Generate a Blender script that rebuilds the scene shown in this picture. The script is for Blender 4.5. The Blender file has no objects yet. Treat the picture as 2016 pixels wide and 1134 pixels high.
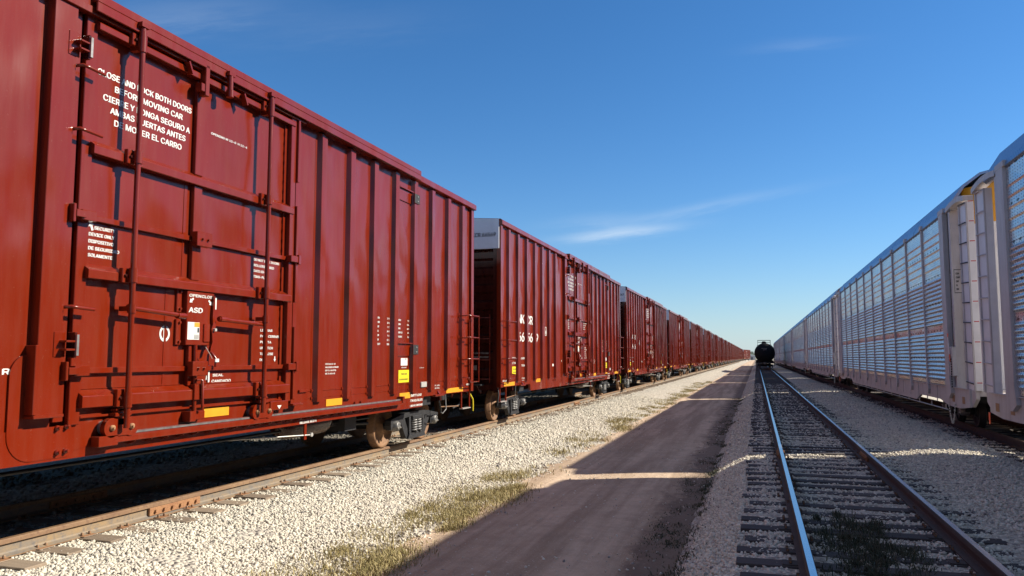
import bpy, bmesh, math, random
import numpy as np
from mathutils import Vector, Matrix

R = math.radians
rng = np.random.default_rng(7)
random.seed(7)
scene = bpy.context.scene
COL = scene.collection

# ------------------------------------------------------------------ camera, sky, sun, exposure
cd = bpy.data.cameras.new('camera')
cam = bpy.data.objects.new('camera', cd)
COL.objects.link(cam)
cd.sensor_width = 36.0
cd.lens = 27.5
cd.clip_start = 0.05
cd.clip_end = 20000.0
cam.location = (0, 0, 1.72)
cam.rotation_euler = (R(90 + 5.047), 0, R(17.316))
scene.camera = cam

SUN_EL, SUN_AZ = 34.1, 67.0          # azimuth clockwise from the track direction (+Y)
world = bpy.data.worlds.new('World')
scene.world = world
world.use_nodes = True
wn, wl = world.node_tree.nodes, world.node_tree.links
bg = wn['Background']
sky = wn.new('ShaderNodeTexSky')
sky.sky_type = 'NISHITA'
sky.sun_disc = False
sky.sun_elevation = R(SUN_EL)
sky.sun_rotation = R(SUN_AZ)
sky.altitude = 0
sky.air_density = 1.0
sky.dust_density = 0.1
sky.ozone_density = 6.0
bg.inputs['Strength'].default_value = 0.067


def dirvec(az, el):
    return Vector((math.sin(R(az)) * math.cos(R(el)), math.cos(R(az)) * math.cos(R(el)), math.sin(R(el))))


def wmath(op, a, b=None, c=None):
    n = wn.new('ShaderNodeMath'); n.operation = op
    for i, v in enumerate((a, b, c)):
        if v is None:
            continue
        if isinstance(v, (int, float)):
            n.inputs[i].default_value = v
        else:
            wl.new(v, n.inputs[i])
    return n.outputs[0]


wtc = wn.new('ShaderNodeTexCoord')


def wdot(vec):
    n = wn.new('ShaderNodeVectorMath'); n.operation = 'DOT_PRODUCT'
    wl.new(wtc.outputs['Generated'], n.inputs[0]); n.inputs[1].default_value = vec
    return n.outputs['Value']


def cloud_streak(az, el, tilt, half_len, half_wid, amount, seed):
    """thin cirrus streak: a soft ellipse on the sky, broken up by stretched noise"""
    c = dirvec(az, el)
    right = Vector((math.cos(R(az)), -math.sin(R(az)), 0))
    up = right.cross(c)
    u = right * math.cos(R(tilt)) + up * math.sin(R(tilt))
    v = up * math.cos(R(tilt)) - right * math.sin(R(tilt))
    du, dv = wdot(u), wdot(v)
    comb = wn.new('ShaderNodeCombineXYZ')
    wl.new(wmath('MULTIPLY', du, 9.0), comb.inputs[0]); wl.new(wmath('MULTIPLY', dv, 60.0), comb.inputs[1])
    comb.inputs[2].default_value = seed
    nz = wn.new('ShaderNodeTexNoise'); nz.inputs['Scale'].default_value = 1.6
    nz.inputs['Detail'].default_value = 6; nz.inputs['Roughness'].default_value = 0.62
    wl.new(comb.outputs[0], nz.inputs['Vector'])
    warp = wmath('MULTIPLY', wmath('SUBTRACT', nz.outputs['Fac'], 0.5), half_wid * 2.2)
    a = wmath('POWER', wmath('DIVIDE', du, half_len), 2.0)
    b = wmath('POWER', wmath('DIVIDE', wmath('ADD', dv, warp), half_wid), 2.0)
    g = wmath('POWER', 2.718, wmath('MULTIPLY', wmath('ADD', a, b), -1.0))
    front = wmath('GREATER_THAN', wdot(c), 0.0)
    m = wmath('MULTIPLY', g, wmath('MULTIPLY_ADD', nz.outputs['Fac'], 1.4, 0.1))
    return wmath('MULTIPLY', wmath('MULTIPLY', m, front), amount)


cl = cloud_streak(-9.5, 9.0, 5.5, 0.065, 0.0062, 0.42, 1.3)
cl = wmath('ADD', cl, cloud_streak(-3.5, 10.6, 9.0, 0.10, 0.006, 0.13, 4.1))
cl = wmath('ADD', cl, cloud_streak(-11.0, 9.9, 4.0, 0.06, 0.008, 0.10, 7.7))
cl = wmath('ADD', cl, cloud_streak(3.6, 21.0, -3.0, 0.05, 0.006, 0.06, 9.2))
cl = wmath('ADD', cl, cloud_streak(-41.0, 22.5, 14.0, 0.10, 0.02, 0.09, 2.9))
cl = wmath('ADD', cl, cloud_streak(-30.0, 23.0, 10.0, 0.12, 0.02, 0.03, 5.6))
cl = wmath('MINIMUM', cl, 0.8)
hs = wn.new('ShaderNodeHueSaturation')
hs.inputs['Saturation'].default_value = 1.11
tint = wn.new('ShaderNodeMix'); tint.data_type = 'RGBA'; tint.blend_type = 'MULTIPLY'
tint.inputs[0].default_value = 1.0
wl.new(sky.outputs[0], tint.inputs[6]); tint.inputs[7].default_value = (0.90, 1.03, 1.12, 1)
wl.new(tint.outputs[2], hs.inputs['Color'])
cmix = wn.new('ShaderNodeMix'); cmix.data_type = 'RGBA'
# pale haze along the horizon, and cirrus added above the frame to warm the shade
upz = wdot(Vector((0, 0, 1)))
hz_f = wmath('MULTIPLY', wmath('POWER', 2.718, wmath('MULTIPLY', wmath('MAXIMUM', upz, 0.0), -16.0)), 0.75)
hmix = wn.new('ShaderNodeMix'); hmix.data_type = 'RGBA'
wl.new(hz_f, hmix.inputs[0]); wl.new(hs.outputs[0], hmix.inputs[6]); hmix.inputs[7].default_value = (4.6, 5.35, 5.9, 1)
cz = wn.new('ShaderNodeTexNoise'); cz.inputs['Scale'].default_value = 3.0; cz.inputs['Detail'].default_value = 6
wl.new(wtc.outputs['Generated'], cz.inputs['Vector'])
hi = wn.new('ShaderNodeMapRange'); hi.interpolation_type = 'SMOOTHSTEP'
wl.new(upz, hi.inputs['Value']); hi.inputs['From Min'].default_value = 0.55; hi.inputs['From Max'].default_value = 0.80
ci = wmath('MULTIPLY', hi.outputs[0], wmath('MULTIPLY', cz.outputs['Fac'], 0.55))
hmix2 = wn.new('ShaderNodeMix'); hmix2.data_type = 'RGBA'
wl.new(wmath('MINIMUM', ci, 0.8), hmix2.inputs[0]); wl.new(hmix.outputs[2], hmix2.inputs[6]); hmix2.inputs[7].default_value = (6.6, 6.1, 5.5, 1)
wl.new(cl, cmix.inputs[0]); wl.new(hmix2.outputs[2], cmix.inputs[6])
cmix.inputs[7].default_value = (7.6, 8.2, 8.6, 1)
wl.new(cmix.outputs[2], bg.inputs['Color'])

sd = bpy.data.lights.new('sun', 'SUN')
sun = bpy.data.objects.new('sun', sd)
COL.objects.link(sun)
sd.energy = 5.0
sd.angle = R(0.53)
sd.color = (1.0, 0.92, 0.79)
sv = dirvec(SUN_AZ, SUN_EL)
sun.rotation_euler = sv.to_track_quat('Z', 'Y').to_euler()
sun.location = sv * 300

scene.view_settings.view_transform = 'Standard'
scene.view_settings.look = 'None'
scene.view_settings.exposure = 0.91
scene.view_settings.gamma = 1.0
scene.render.engine = 'CYCLES'
scene.cycles.max_bounces = 6
scene.cycles.use_denoising = True


# ------------------------------------------------------------------ materials
class NT:
    def __init__(s, name):
        s.m = bpy.data.materials.new(name); s.m.use_nodes = True
        s.n, s.l = s.m.node_tree.nodes, s.m.node_tree.links
        s.p = s.n['Principled BSDF']
        s._pos = None

    def new(s, t, **kw):
        n = s.n.new(t)
        for k, v in kw.items():
            setattr(n, k, v)
        return n

    def put(s, sock, v):
        if hasattr(v, 'default_value') or hasattr(v, 'is_linked'):
            s.l.new(v, sock)
        else:
            sock.default_value = v

    def pos(s):
        if s._pos is None:
            s._pos = s.new('ShaderNodeNewGeometry').outputs['Position']
        return s._pos

    def obj(s):
        return s.new('ShaderNodeTexCoord').outputs['Object']

    def scaled(s, v, sc):
        n = s.new('ShaderNodeVectorMath', operation='MULTIPLY')
        s.l.new(v, n.inputs[0]); n.inputs[1].default_value = sc
        return n.outputs[0]

    def noise(s, v, scale, detail=4, rough=0.55):
        n = s.new('ShaderNodeTexNoise')
        s.l.new(v, n.inputs['Vector']); n.inputs['Scale'].default_value = scale
        n.inputs['Detail'].default_value = detail; n.inputs['Roughness'].default_value = rough
        return n.outputs['Fac']

    def voro(s, v, scale, out='Distance', feature='F1'):
        n = s.new('ShaderNodeTexVoronoi', feature=feature)
        s.l.new(v, n.inputs['Vector']); n.inputs['Scale'].default_value = scale
        return n.outputs[out]

    def ramp(s, f, stops):
        n = s.new('ShaderNodeValToRGB')
        e = n.color_ramp.elements
        while len(e) < len(stops):
            e.new(0.5)
        for i, (p, c) in enumerate(stops):
            e[i].position = p
            e[i].color = (c, c, c, 1) if isinstance(c, (int, float)) else (*c, 1)
        s.l.new(f, n.inputs[0])
        return n.outputs[0]

    def mix(s, f, a, b, blend='MIX'):
        n = s.new('ShaderNodeMix', data_type='RGBA', blend_type=blend)
        s.put(n.inputs[0], f)
        for i, v in ((6, a), (7, b)):
            s.put(n.inputs[i], (*v, 1) if isinstance(v, tuple) and len(v) == 3 else v)
        return n.outputs[2]

    def math(s, op, a, b=None):
        n = s.new('ShaderNodeMath', operation=op)
        s.put(n.inputs[0], a)
        if b is not None:
            s.put(n.inputs[1], b)
        return n.outputs[0]

    def bump(s, h, strength=0.5, dist=0.02, normal=None):
        n = s.new('ShaderNodeBump')
        n.inputs['Strength'].default_value = strength; n.inputs['Distance'].default_value = dist
        s.l.new(h, n.inputs['Height'])
        if normal is not None:
            s.l.new(normal, n.inputs['Normal'])
        return n.outputs[0]

    def sepz(s, v):
        n = s.new('ShaderNodeSeparateXYZ'); s.l.new(v, n.inputs[0]); return n.outputs

    def done(s, color=None, rough=None, metal=None, normal=None, spec=None):
        for k, v in (('Base Color', color), ('Roughness', rough), ('Metallic', metal), ('Normal', normal), ('Specular IOR Level', spec)):
            if v is None:
                continue
            s.put(s.p.inputs[k], (*v, 1) if isinstance(v, tuple) and len(v) == 3 else v)
        return s.m


def mat_paint(name, base, dark, light, rough=0.22, can=0.8, dust=(0.20, 0.09, 0.055), dust_amt=0.10):
    t = NT(name)
    p = t.pos()
    big = t.noise(p, 0.55, 3)
    c = t.mix(t.ramp(big, [(0.35, 0.0), (0.65, 1.0)]), dark, light)
    car_no = t.math('FLOOR', t.math('DIVIDE', t.math('ADD', t.sepz(p)[1], 2.53), 20.95))
    wn_ = t.new('ShaderNodeTexWhiteNoise', noise_dimensions='1D'); t.l.new(t.math('ADD', car_no, 0.37), wn_.inputs['W'])
    c = t.mix(t.math('MULTIPLY', wn_.outputs['Value'], 0.30), c, tuple(v * 0.55 for v in dark))
    fine = t.noise(t.scaled(p, (1, 1, 0.12)), 9.0, 5, 0.65)
    c = t.mix(t.ramp(fine, [(0.40, 0.0), (0.72, dust_amt)]), c, dust)
    speck = t.noise(p, 38.0, 2)
    c = t.mix(t.ramp(speck, [(0.70, 0.0), (0.76, 0.35)]), c, dust)
    # dented, oil-canned sheet
    canned = t.noise(t.scaled(p, (1.0, 1.25, 0.8)), 1.0, 1.5, 0.4)
    nrm = t.bump(canned, can, 0.16)
    orange = t.noise(p, 140.0, 2)
    nrm = t.bump(orange, 0.05, 0.003, nrm)
    r = t.math('ADD', t.math('MULTIPLY', fine, 0.10), rough - 0.06)
    return t.done(c, r, 0.0, nrm, 0.45)


def mat_simple(name, col, var=0.25, rough=0.6, metal=0.0, scale=6.0, bump=0.15):
    t = NT(name)
    p = t.pos()
    n = t.noise(p, scale, 5, 0.6)
    lo = tuple(max(0, c * (1 - var)) for c in col); hi = tuple(min(1, c * (1 + var)) for c in col)
    c = t.mix(t.ramp(n, [(0.3, 0.0), (0.7, 1.0)]), lo, hi)
    return t.done(c, rough, metal, t.bump(n, bump, 0.01))


def mat_rust(name, a, b, cc, rough=0.8, scale=10):
    t = NT(name)
    p = t.pos()
    n1 = t.noise(t.scaled(p, (1, 0.35, 1)), scale, 6, 0.7)
    n2 = t.noise(p, scale * 5, 4, 0.6)
    c = t.mix(t.ramp(n1, [(0.35, 0.0), (0.65, 1.0)]), a, b)
    c = t.mix(t.ramp(n2, [(0.5, 0.0), (0.7, 0.8)]), c, cc)
    return t.done(c, rough, 0.0, t.bump(n2, 0.3, 0.006))


M = {}
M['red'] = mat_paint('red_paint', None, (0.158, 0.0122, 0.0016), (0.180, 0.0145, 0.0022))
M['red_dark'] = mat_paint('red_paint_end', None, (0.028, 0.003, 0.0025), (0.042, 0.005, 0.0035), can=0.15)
M['white'] = mat_simple('white_lettering', (0.60, 0.59, 0.55), 0.1, 0.5)
M['plate_white'] = mat_simple('white_plate_paint', (0.62, 0.63, 0.66), 0.06, 0.45)
M['black_text'] = mat_simple('black_lettering', (0.02, 0.02, 0.025), 0.2, 0.5)
M['grey_text'] = mat_simple('grey_lettering', (0.22, 0.20, 0.18), 0.1, 0.6)
M['yellow'] = mat_simple('yellow_reflector', (0.56, 0.26, 0.012), 0.08, 0.4)
M['sign_yellow'] = mat_simple('yellow_sign', (0.60, 0.49, 0.013), 0.05, 0.45)
M['orange'] = mat_simple('orange_sticker', (0.75, 0.26, 0.02), 0.1, 0.5)
M['steel_dark'] = mat_simple('dark_cast_steel', (0.020, 0.020, 0.022), 0.4, 0.55, 0.2, 9)
M['steel_mid'] = mat_simple('worn_grey_steel', (0.16, 0.155, 0.15), 0.35, 0.5, 0.5, 12)
M['galv'] = mat_simple('galvanised_fittings', (0.48, 0.46, 0.42), 0.2, 0.45, 0.4, 20)
M['black'] = mat_simple('black_tank_paint', (0.005, 0.005, 0.006), 0.3, 0.62, 0.0, 3)
M['black'].node_tree.nodes['Principled BSDF'].inputs['Specular IOR Level'].default_value = 0.2
M['black_part'] = mat_simple('black_fittings', (0.008, 0.008, 0.009), 0.3, 0.7)
M['rust_wheel'] = mat_rust('rusty_wheel', (0.16, 0.085, 0.045), (0.27, 0.14, 0.06), (0.10, 0.05, 0.03), 0.75, 5)
M['rail_rust'] = mat_rust('rusty_rail', (0.145, 0.075, 0.036), (0.215, 0.13, 0.064), (0.10, 0.047, 0.024), 0.7, 5)
M['rail_web'] = mat_rust('weathered_rail_web', (0.145, 0.132, 0.115), (0.255, 0.17, 0.085), (0.11, 0.10, 0.094), 0.7, 4)
M['rail_dark'] = mat_rust('dark_rail_side', (0.045, 0.032, 0.026), (0.07, 0.05, 0.04), (0.035, 0.025, 0.02), 0.85, 6)
M['rail_top'] = mat_simple('polished_rail_head', (0.62, 0.62, 0.64), 0.1, 0.26, 1.0, 30, 0.03)
M['joint'] = mat_rust('rusty_joint_bar', (0.24, 0.11, 0.05), (0.31, 0.16, 0.07), (0.16, 0.07, 0.035), 0.8, 12)


def mat_tie(name, lo, hi):
    t = NT(name)
    p = t.pos()
    oi = t.new('ShaderNodeObjectInfo').outputs['Random']
    n = t.noise(t.scaled(p, (1.2, 14, 14)), 2.2, 6, 0.7)
    c = t.mix(t.ramp(n, [(0.3, 0.0), (0.7, 1.0)]), lo, hi)
    c = t.mix(t.math('MULTIPLY', oi, 0.6), c, tuple(h * 1.4 for h in hi))
    return t.done(c, 0.85, 0.0, t.bump(n, 0.6, 0.012))


M['tie'] = mat_tie('creosoted_tie_wood', (0.022, 0.018, 0.017), (0.06, 0.047, 0.042))
M['tie_left'] = mat_tie('weathered_tie_wood', (0.10, 0.065, 0.045), (0.22, 0.17, 0.12))


def mat_stone(name, k):
    t = NT(name)
    at = t.new('ShaderNodeAttribute', attribute_name='tint')
    p = t.pos()
    f = at.outputs['Fac']
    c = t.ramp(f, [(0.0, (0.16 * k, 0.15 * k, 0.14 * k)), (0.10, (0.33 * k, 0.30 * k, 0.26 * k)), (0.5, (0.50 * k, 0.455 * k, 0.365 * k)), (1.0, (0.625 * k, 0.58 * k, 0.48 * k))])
    n = t.noise(p, 60, 3)
    c = t.mix(t.ramp(n, [(0.45, 0.0), (0.75, 0.35)]), c, (0.34 * k, 0.29 * k, 0.22 * k))
    return t.done(c, 0.9, 0.0, t.bump(n, 0.4, 0.01))


M['stone'] = mat_stone('limestone_ballast', 1.0)
M['stone_shade'] = mat_stone('shade_darkened_ballast', 0.34)  # same limestone, darkened in colour to deepen the shade under the boxcars
M['stone_lifted'] = mat_stone('shade_lifted_ballast', 1.28)  # same limestone, lightened in colour to lift it in the shade


def mat_bed(name, k):
    t = NT(name)
    p = t.pos()
    v = t.new('ShaderNodeTexVoronoi', feature='F1')
    t.l.new(p, v.inputs['Vector']); v.inputs['Scale'].default_value = 17
    f = t.sepz(v.outputs['Color'])[0]
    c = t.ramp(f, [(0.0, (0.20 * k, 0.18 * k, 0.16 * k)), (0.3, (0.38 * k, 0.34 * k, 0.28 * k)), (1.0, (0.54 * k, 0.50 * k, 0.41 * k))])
    big = t.noise(p, 0.35, 4)
    c = t.mix(t.ramp(big, [(0.4, 0.0), (0.75, 0.35)]), c, (0.40 * k, 0.34 * k, 0.25 * k))
    edge = t.ramp(v.outputs['Distance'], [(0.25, 1.0), (0.75, 0.0)])
    return t.done(c, 0.92, 0.0, t.bump(edge, 0.9, 0.03))


M['bed'] = mat_bed('ballast_bed', 1.0)
M['bed_shade'] = mat_bed('shade_darkened_bed', 0.30)  # bed under and behind the boxcars, shade put into its colour
M['bed_lifted'] = mat_bed('shade_lifted_bed', 1.05)  # paler copy of the bed, its colour lifted for the shaded tracks


def mat_road():
    t = NT('packed_dirt_road')
    p = t.pos()
    s1 = t.noise(t.scaled(p, (1.0, 0.05, 1)), 2.4, 5, 0.6)
    s2 = t.noise(p, 3.0, 6, 0.7)
    s3 = t.noise(p, 55.0, 3, 0.6)
    c = t.mix(t.ramp(s1, [(0.40, 0.0), (0.60, 1.0)]), (0.37, 0.265, 0.172), (0.60, 0.455, 0.315))
    c = t.mix(t.ramp(s2, [(0.40, 0.0), (0.72, 0.55)]), c, (0.29, 0.20, 0.132))
    c = t.mix(t.ramp(s3, [(0.60, 0.0), (0.68, 0.7)]), c, (0.66, 0.58, 0.48))
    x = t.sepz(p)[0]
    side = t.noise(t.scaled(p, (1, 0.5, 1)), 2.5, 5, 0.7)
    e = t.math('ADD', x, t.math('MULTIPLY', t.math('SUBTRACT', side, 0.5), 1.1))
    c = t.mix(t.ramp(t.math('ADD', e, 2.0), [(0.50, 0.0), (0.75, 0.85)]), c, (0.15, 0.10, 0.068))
    return t.done(c, 0.95, 0.0, t.bump(s3, 0.45, 0.025, t.bump(s2, 0.7, 0.07)))


M['road'] = mat_road()


def mat_ground():
    t = NT('dry_ground')
    p = t.pos()
    n = t.noise(p, 0.05, 6, 0.6)
    n2 = t.noise(p, 2.0, 6, 0.7)
    c = t.mix(t.ramp(n, [(0.35, 0.0), (0.65, 1.0)]), (0.36, 0.31, 0.23), (0.22, 0.21, 0.12))
    c = t.mix(t.ramp(n2, [(0.4, 0.0), (0.7, 0.5)]), c, (0.17, 0.15, 0.10))
    return t.done(c, 0.95, 0.0, t.bump(n2, 0.5, 0.04))


M['ground'] = mat_ground()


def mat_blade(name, a, b, c2):
    t = NT(name)
    at = t.new('ShaderNodeAttribute', attribute_name='tint')
    c = t.ramp(at.outputs['Fac'], [(0.0, a), (0.5, b), (1.0, c2)])
    return t.done(c, 0.8)


M['dry_grass'] = mat_blade('dry_grass_blades', (0.19, 0.165, 0.056), (0.31, 0.25, 0.10), (0.43, 0.345, 0.18))
M['weed'] = mat_blade('dull_weed_blades', (0.03, 0.042, 0.018), (0.055, 0.06, 0.03), (0.12, 0.11, 0.06))


def mat_panel():
    """bare galvanised rack screens: bright metal, rows of punched holes"""
    t = NT('galvanised_screen_panel')
    o = t.obj()
    p = t.pos()
    s = t.sepz(o)

    def dots(py, pz, ry, rz, shift=0.0):
        fy = t.math('SUBTRACT', t.math('FRACT', t.math('ADD', t.math('DIVIDE', s[1], py), shift)), 0.5)
        fz = t.math('SUBTRACT', t.math('FRACT', t.math('DIVIDE', s[2], pz)), 0.5)
        d = t.math('ADD', t.math('POWER', t.math('DIVIDE', t.math('MULTIPLY', fy, py), ry), 2.0), t.math('POWER', t.math('DIVIDE', t.math('MULTIPLY', fz, pz), rz), 2.0))
        return t.math('LESS_THAN', d, 1.0)
    small = dots(0.13, 0.054, 0.026, 0.010)
    big = dots(0.34, 0.66, 0.062, 0.026)
    tint = t.new('ShaderNodeObjectInfo').outputs['Random']
    n = t.noise(p, 1.2, 4)
    spang = t.voro(p, 45, 'Color')
    c = t.mix(t.ramp(n, [(0.3, 0.0), (0.7, 1.0)]), (0.60, 0.61, 0.63), (0.78, 0.78, 0.78))
    c = t.mix(t.math('MULTIPLY', tint, 0.28), c, (0.50, 0.48, 0.47))
    holes = t.math('MAXIMUM', t.math('MULTIPLY', small, 0.75), big)
    c = t.mix(holes, c, (0.012, 0.012, 0.014))
    met = t.math('SUBTRACT', 0.96, t.math('MULTIPLY', holes, 0.96))
    r = t.math('ADD', 0.25, t.math('MULTIPLY', t.sepz(spang)[0], 0.14))
    wav = t.noise(t.scaled(p, (1, 0.8, 1.6)), 1.6, 2)
    return t.done(c, r, met, t.bump(wav, 0.6, 0.05))


M['panel'] = mat_panel()


def mat_grimy(name, col, grime):
    t = NT(name)
    p = t.pos()
    st = t.noise(t.scaled(p, (1, 1, 0.18)), 5.0, 6, 0.7)
    bl = t.noise(p, 1.3, 5, 0.65)
    sp = t.noise(p, 30, 3)
    c = t.mix(t.ramp(st, [(0.45, 0.0), (0.75, 0.6)]), col, grime)
    c = t.mix(t.ramp(bl, [(0.45, 0.0), (0.70, 0.5)]), c, tuple(0.7 * v for v in col))
    c = t.mix(t.ramp(sp, [(0.66, 0.0), (0.72, 0.5)]), c, (0.16, 0.10, 0.07))
    return t.done(c, 0.5, 0.0, t.bump(bl, 0.1, 0.02))


M['rack_white'] = mat_grimy('dusty_white_paint', (0.50, 0.46, 0.45), (0.27, 0.22, 0.19))
M['rack_face'] = mat_simple('white_door_paint', (0.70, 0.68, 0.68), 0.08, 0.5, 0.0, 3)
M['rack_yellow'] = mat_simple('yellow_door_paint', (0.66, 0.31, 0.02), 0.1, 0.5)
M['red_tape'] = mat_simple('red_tape', (0.55, 0.03, 0.03), 0.1, 0.5)
M['brown_tape'] = mat_simple('brown_reflector', (0.30, 0.15, 0.06), 0.1, 0.5)
M['orange_flag'] = mat_simple('orange_ribbon', (0.85, 0.14, 0.05), 0.1, 0.6)


def mat_roof():
    t = NT('galvanised_rack_roof')
    o = t.obj()
    p = t.pos()
    w = t.new('ShaderNodeTexWave', wave_type='BANDS', bands_direction='Y')
    t.l.new(o, w.inputs['Vector']); w.inputs['Scale'].default_value = 3.2
    n = t.noise(p, 2.0, 4)
    c = t.mix(n, (0.27, 0.33, 0.44), (0.36, 0.43, 0.54))  # blue of the reflected sky is tinted into the metal
    return t.done(c, 0.34, 0.95, t.bump(w.outputs['Fac'], 0.6, 0.02))


M['rack_roof'] = mat_roof()
M['bld'] = mat_simple('pale_building', (0.45, 0.45, 0.45), 0.1, 0.8)
M['bld_dark'] = mat_simple('dark_windows', (0.10, 0.11, 0.13), 0.1, 0.4)
M['leaf'] = mat_blade('hazy_tree_leaves', (0.06, 0.08, 0.04), (0.09, 0.11, 0.055), (0.13, 0.14, 0.075))
M['bark'] = mat_simple('bark', (0.10, 0.075, 0.055), 0.3, 0.9)


# ------------------------------------------------------------------ mesh builder
class MB:
    def __init__(s, off=(0, 0, 0)):
        s.v, s.f, s.mi, s.sm, s.mats = [], [], [], [], []
        s.off = off
        s.flip = False       # mirror along the car (y -> -y), used for the far end of a car

    def _m(s, m):
        if m not in s.mats:
            s.mats.append(m)
        return s.mats.index(m)

    def add(s, verts, faces, m, smooth=False):
        b = len(s.v)
        o = s.off
        for p in verts:
            x, y, z = p[0] + o[0], p[1] + o[1], p[2] + o[2]
            s.v.append((x, -y if s.flip else y, z))
        k = s._m(m)
        for f in faces:
            f = [b + i for i in f]
            s.f.append(f[::-1] if s.flip else f); s.mi.append(k); s.sm.append(smooth)

    def box(s, x0, x1, y0, y1, z0, z1, m):
        if x0 > x1: x0, x1 = x1, x0
        if y0 > y1: y0, y1 = y1, y0
        if z0 > z1: z0, z1 = z1, z0
        vs = [(x0, y0, z0), (x1, y0, z0), (x1, y1, z0), (x0, y1, z0), (x0, y0, z1), (x1, y0, z1), (x1, y1, z1), (x0, y1, z1)]
        s.add(vs, [(0, 3, 2, 1), (4, 5, 6, 7), (0, 1, 5, 4), (1, 2, 6, 5), (2, 3, 7, 6), (3, 0, 4, 7)], m)

    def prism(s, pts, axis, a, b, m, smooth=False, caps=True):
        """pts: 2-D outline (counter-clockwise or not) swept along axis from a to b"""
        n = len(pts)
        area = sum(pts[i][0] * pts[(i + 1) % n][1] - pts[(i + 1) % n][0] * pts[i][1] for i in range(n))
        if area < 0:
            pts = pts[::-1]

        def mk(p, t):
            if axis == 'x': return (t, p[0], p[1])
            if axis == 'y': return (p[0], t, p[1])
            return (p[0], p[1], t)
        vs = [mk(p, a) for p in pts] + [mk(p, b) for p in pts]
        fs = [(i, (i + 1) % n, n + (i + 1) % n, n + i) for i in range(n)]
        if axis == 'y':
            fs = [f[::-1] for f in fs]
        if b < a:
            fs = [f[::-1] for f in fs]
        s.add(vs, fs, m, smooth)
        if caps:
            c0, c1 = list(range(n))[::-1], [n + i for i in range(n)]
            if (axis == 'y') != (b < a):
                c0, c1 = c0[::-1], c1[::-1]
            s.add(vs, [c0, c1], m)

    def tube(s, pts, r, m, n=10, smooth=True, radii=None):
        pts = [Vector(p) for p in pts]
        rings = []
        prev = None
        for i, p in enumerate(pts):
            d = (pts[min(i + 1, len(pts) - 1)] - pts[max(i - 1, 0)]).normalized()
            if prev is None:
                up = Vector((0, 0, 1)) if abs(d.z) < 0.9 else Vector((1, 0, 0))
                a = d.cross(up).normalized()
            else:
                a = (prev - d * prev.dot(d)).normalized()
            prev = a
            b = d.cross(a)
            rr = radii[i] if radii else r
            rings.append([p + (a * math.cos(2 * math.pi * k / n) + b * math.sin(2 * math.pi * k / n)) * rr for k in range(n)])
        vs = [v for rg in rings for v in rg]
        fs = []
        for i in range(len(rings) - 1):
            for k in range(n):
                k2 = (k + 1) % n
                fs.append((i * n + k, i * n + k2, (i + 1) * n + k2, (i + 1) * n + k))
        s.add(vs, fs, m, smooth)
        e = (len(rings) - 1) * n
        s.add(vs, [list(range(n))[::-1], [e + k for k in range(n)]], m)

    def lathe(s, prof, c, axis, m, n=28, smooth=True):
        """prof: (t along axis, radius)"""
        vs = []
        for t, r in prof:
            for k in range(n):
                a = 2 * math.pi * k / n
                ca, sa = math.cos(a) * r, math.sin(a) * r
                if axis == 'x': vs.append((c[0] + t, c[1] + ca, c[2] + sa))
                elif axis == 'y': vs.append((c[0] - ca, c[1] + t, c[2] + sa))
                else: vs.append((c[0] + ca, c[1] + sa, c[2] + t))
        fs = []
        for i in range(len(prof) - 1):
            for k in range(n):
                k2 = (k + 1) % n
                fs.append((i * n + k, i * n + k2, (i + 1) * n + k2, (i + 1) * n + k))
        e = (len(prof) - 1) * n
        caps = []
        if prof[0][1] > 1e-4: caps.append(list(range(n))[::-1])
        if prof[-1][1] > 1e-4: caps.append([e + k for k in range(n)])
        s.add(vs, fs, m, smooth)
        if caps:
            s.add(vs, caps, m)

    def mesh(s, name, bevel=0.0):
        me = bpy.data.meshes.new(name)
        me.from_pydata(s.v, [], s.f)
        for m in s.mats:
            me.materials.append(m)
        me.polygons.foreach_set('material_index', s.mi)
        me.polygons.foreach_set('use_smooth', s.sm)
        bm = bmesh.new(); bm.from_mesh(me)
        bmesh.ops.recalc_face_normals(bm, faces=bm.faces)
        if bevel > 0:
            es = [e for e in bm.edges if len(e.link_faces) == 2 and not (e.link_faces[0].smooth and e.link_faces[1].smooth)
                  and e.calc_face_angle(0) > 0.5]
            bmesh.ops.bevel(bm, geom=es, offset=bevel, segments=1, affect='EDGES', clamp_overlap=True)
        bm.to_mesh(me); bm.free()
        me.update()
        return me

    def build(s, name, parent=None, bevel=0.0, label=None):
        o = bpy.data.objects.new(name, s.mesh(name, bevel))
        COL.objects.link(o)
        if parent is not None:
            o.parent = parent
        if label:
            o['label'] = label
        return o


def tag(o, label=None, cat=None, group=None, kind=None):
    if label: o['label'] = label
    if cat: o['category'] = cat
    if group: o['group'] = group
    if kind: o['kind'] = kind
    return o


def empty(name, loc, rz=0.0):
    o = bpy.data.objects.new(name, None)
    o.empty_display_size = 0.3
    COL.objects.link(o)
    o.location = loc; o.rotation_euler = (0, 0, rz)
    return o


KIDS = {}


def kids(o):
    return [c for c in bpy.data.objects if c.parent == o]


def copy_tree(o, parent=None, skip=()):
    c = o.copy(); COL.objects.link(c)
    if parent is not None:
        c.parent = parent
    for ch in o.children:
        if ch not in skip:
            copy_tree(ch, c, skip)
    return c


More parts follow.
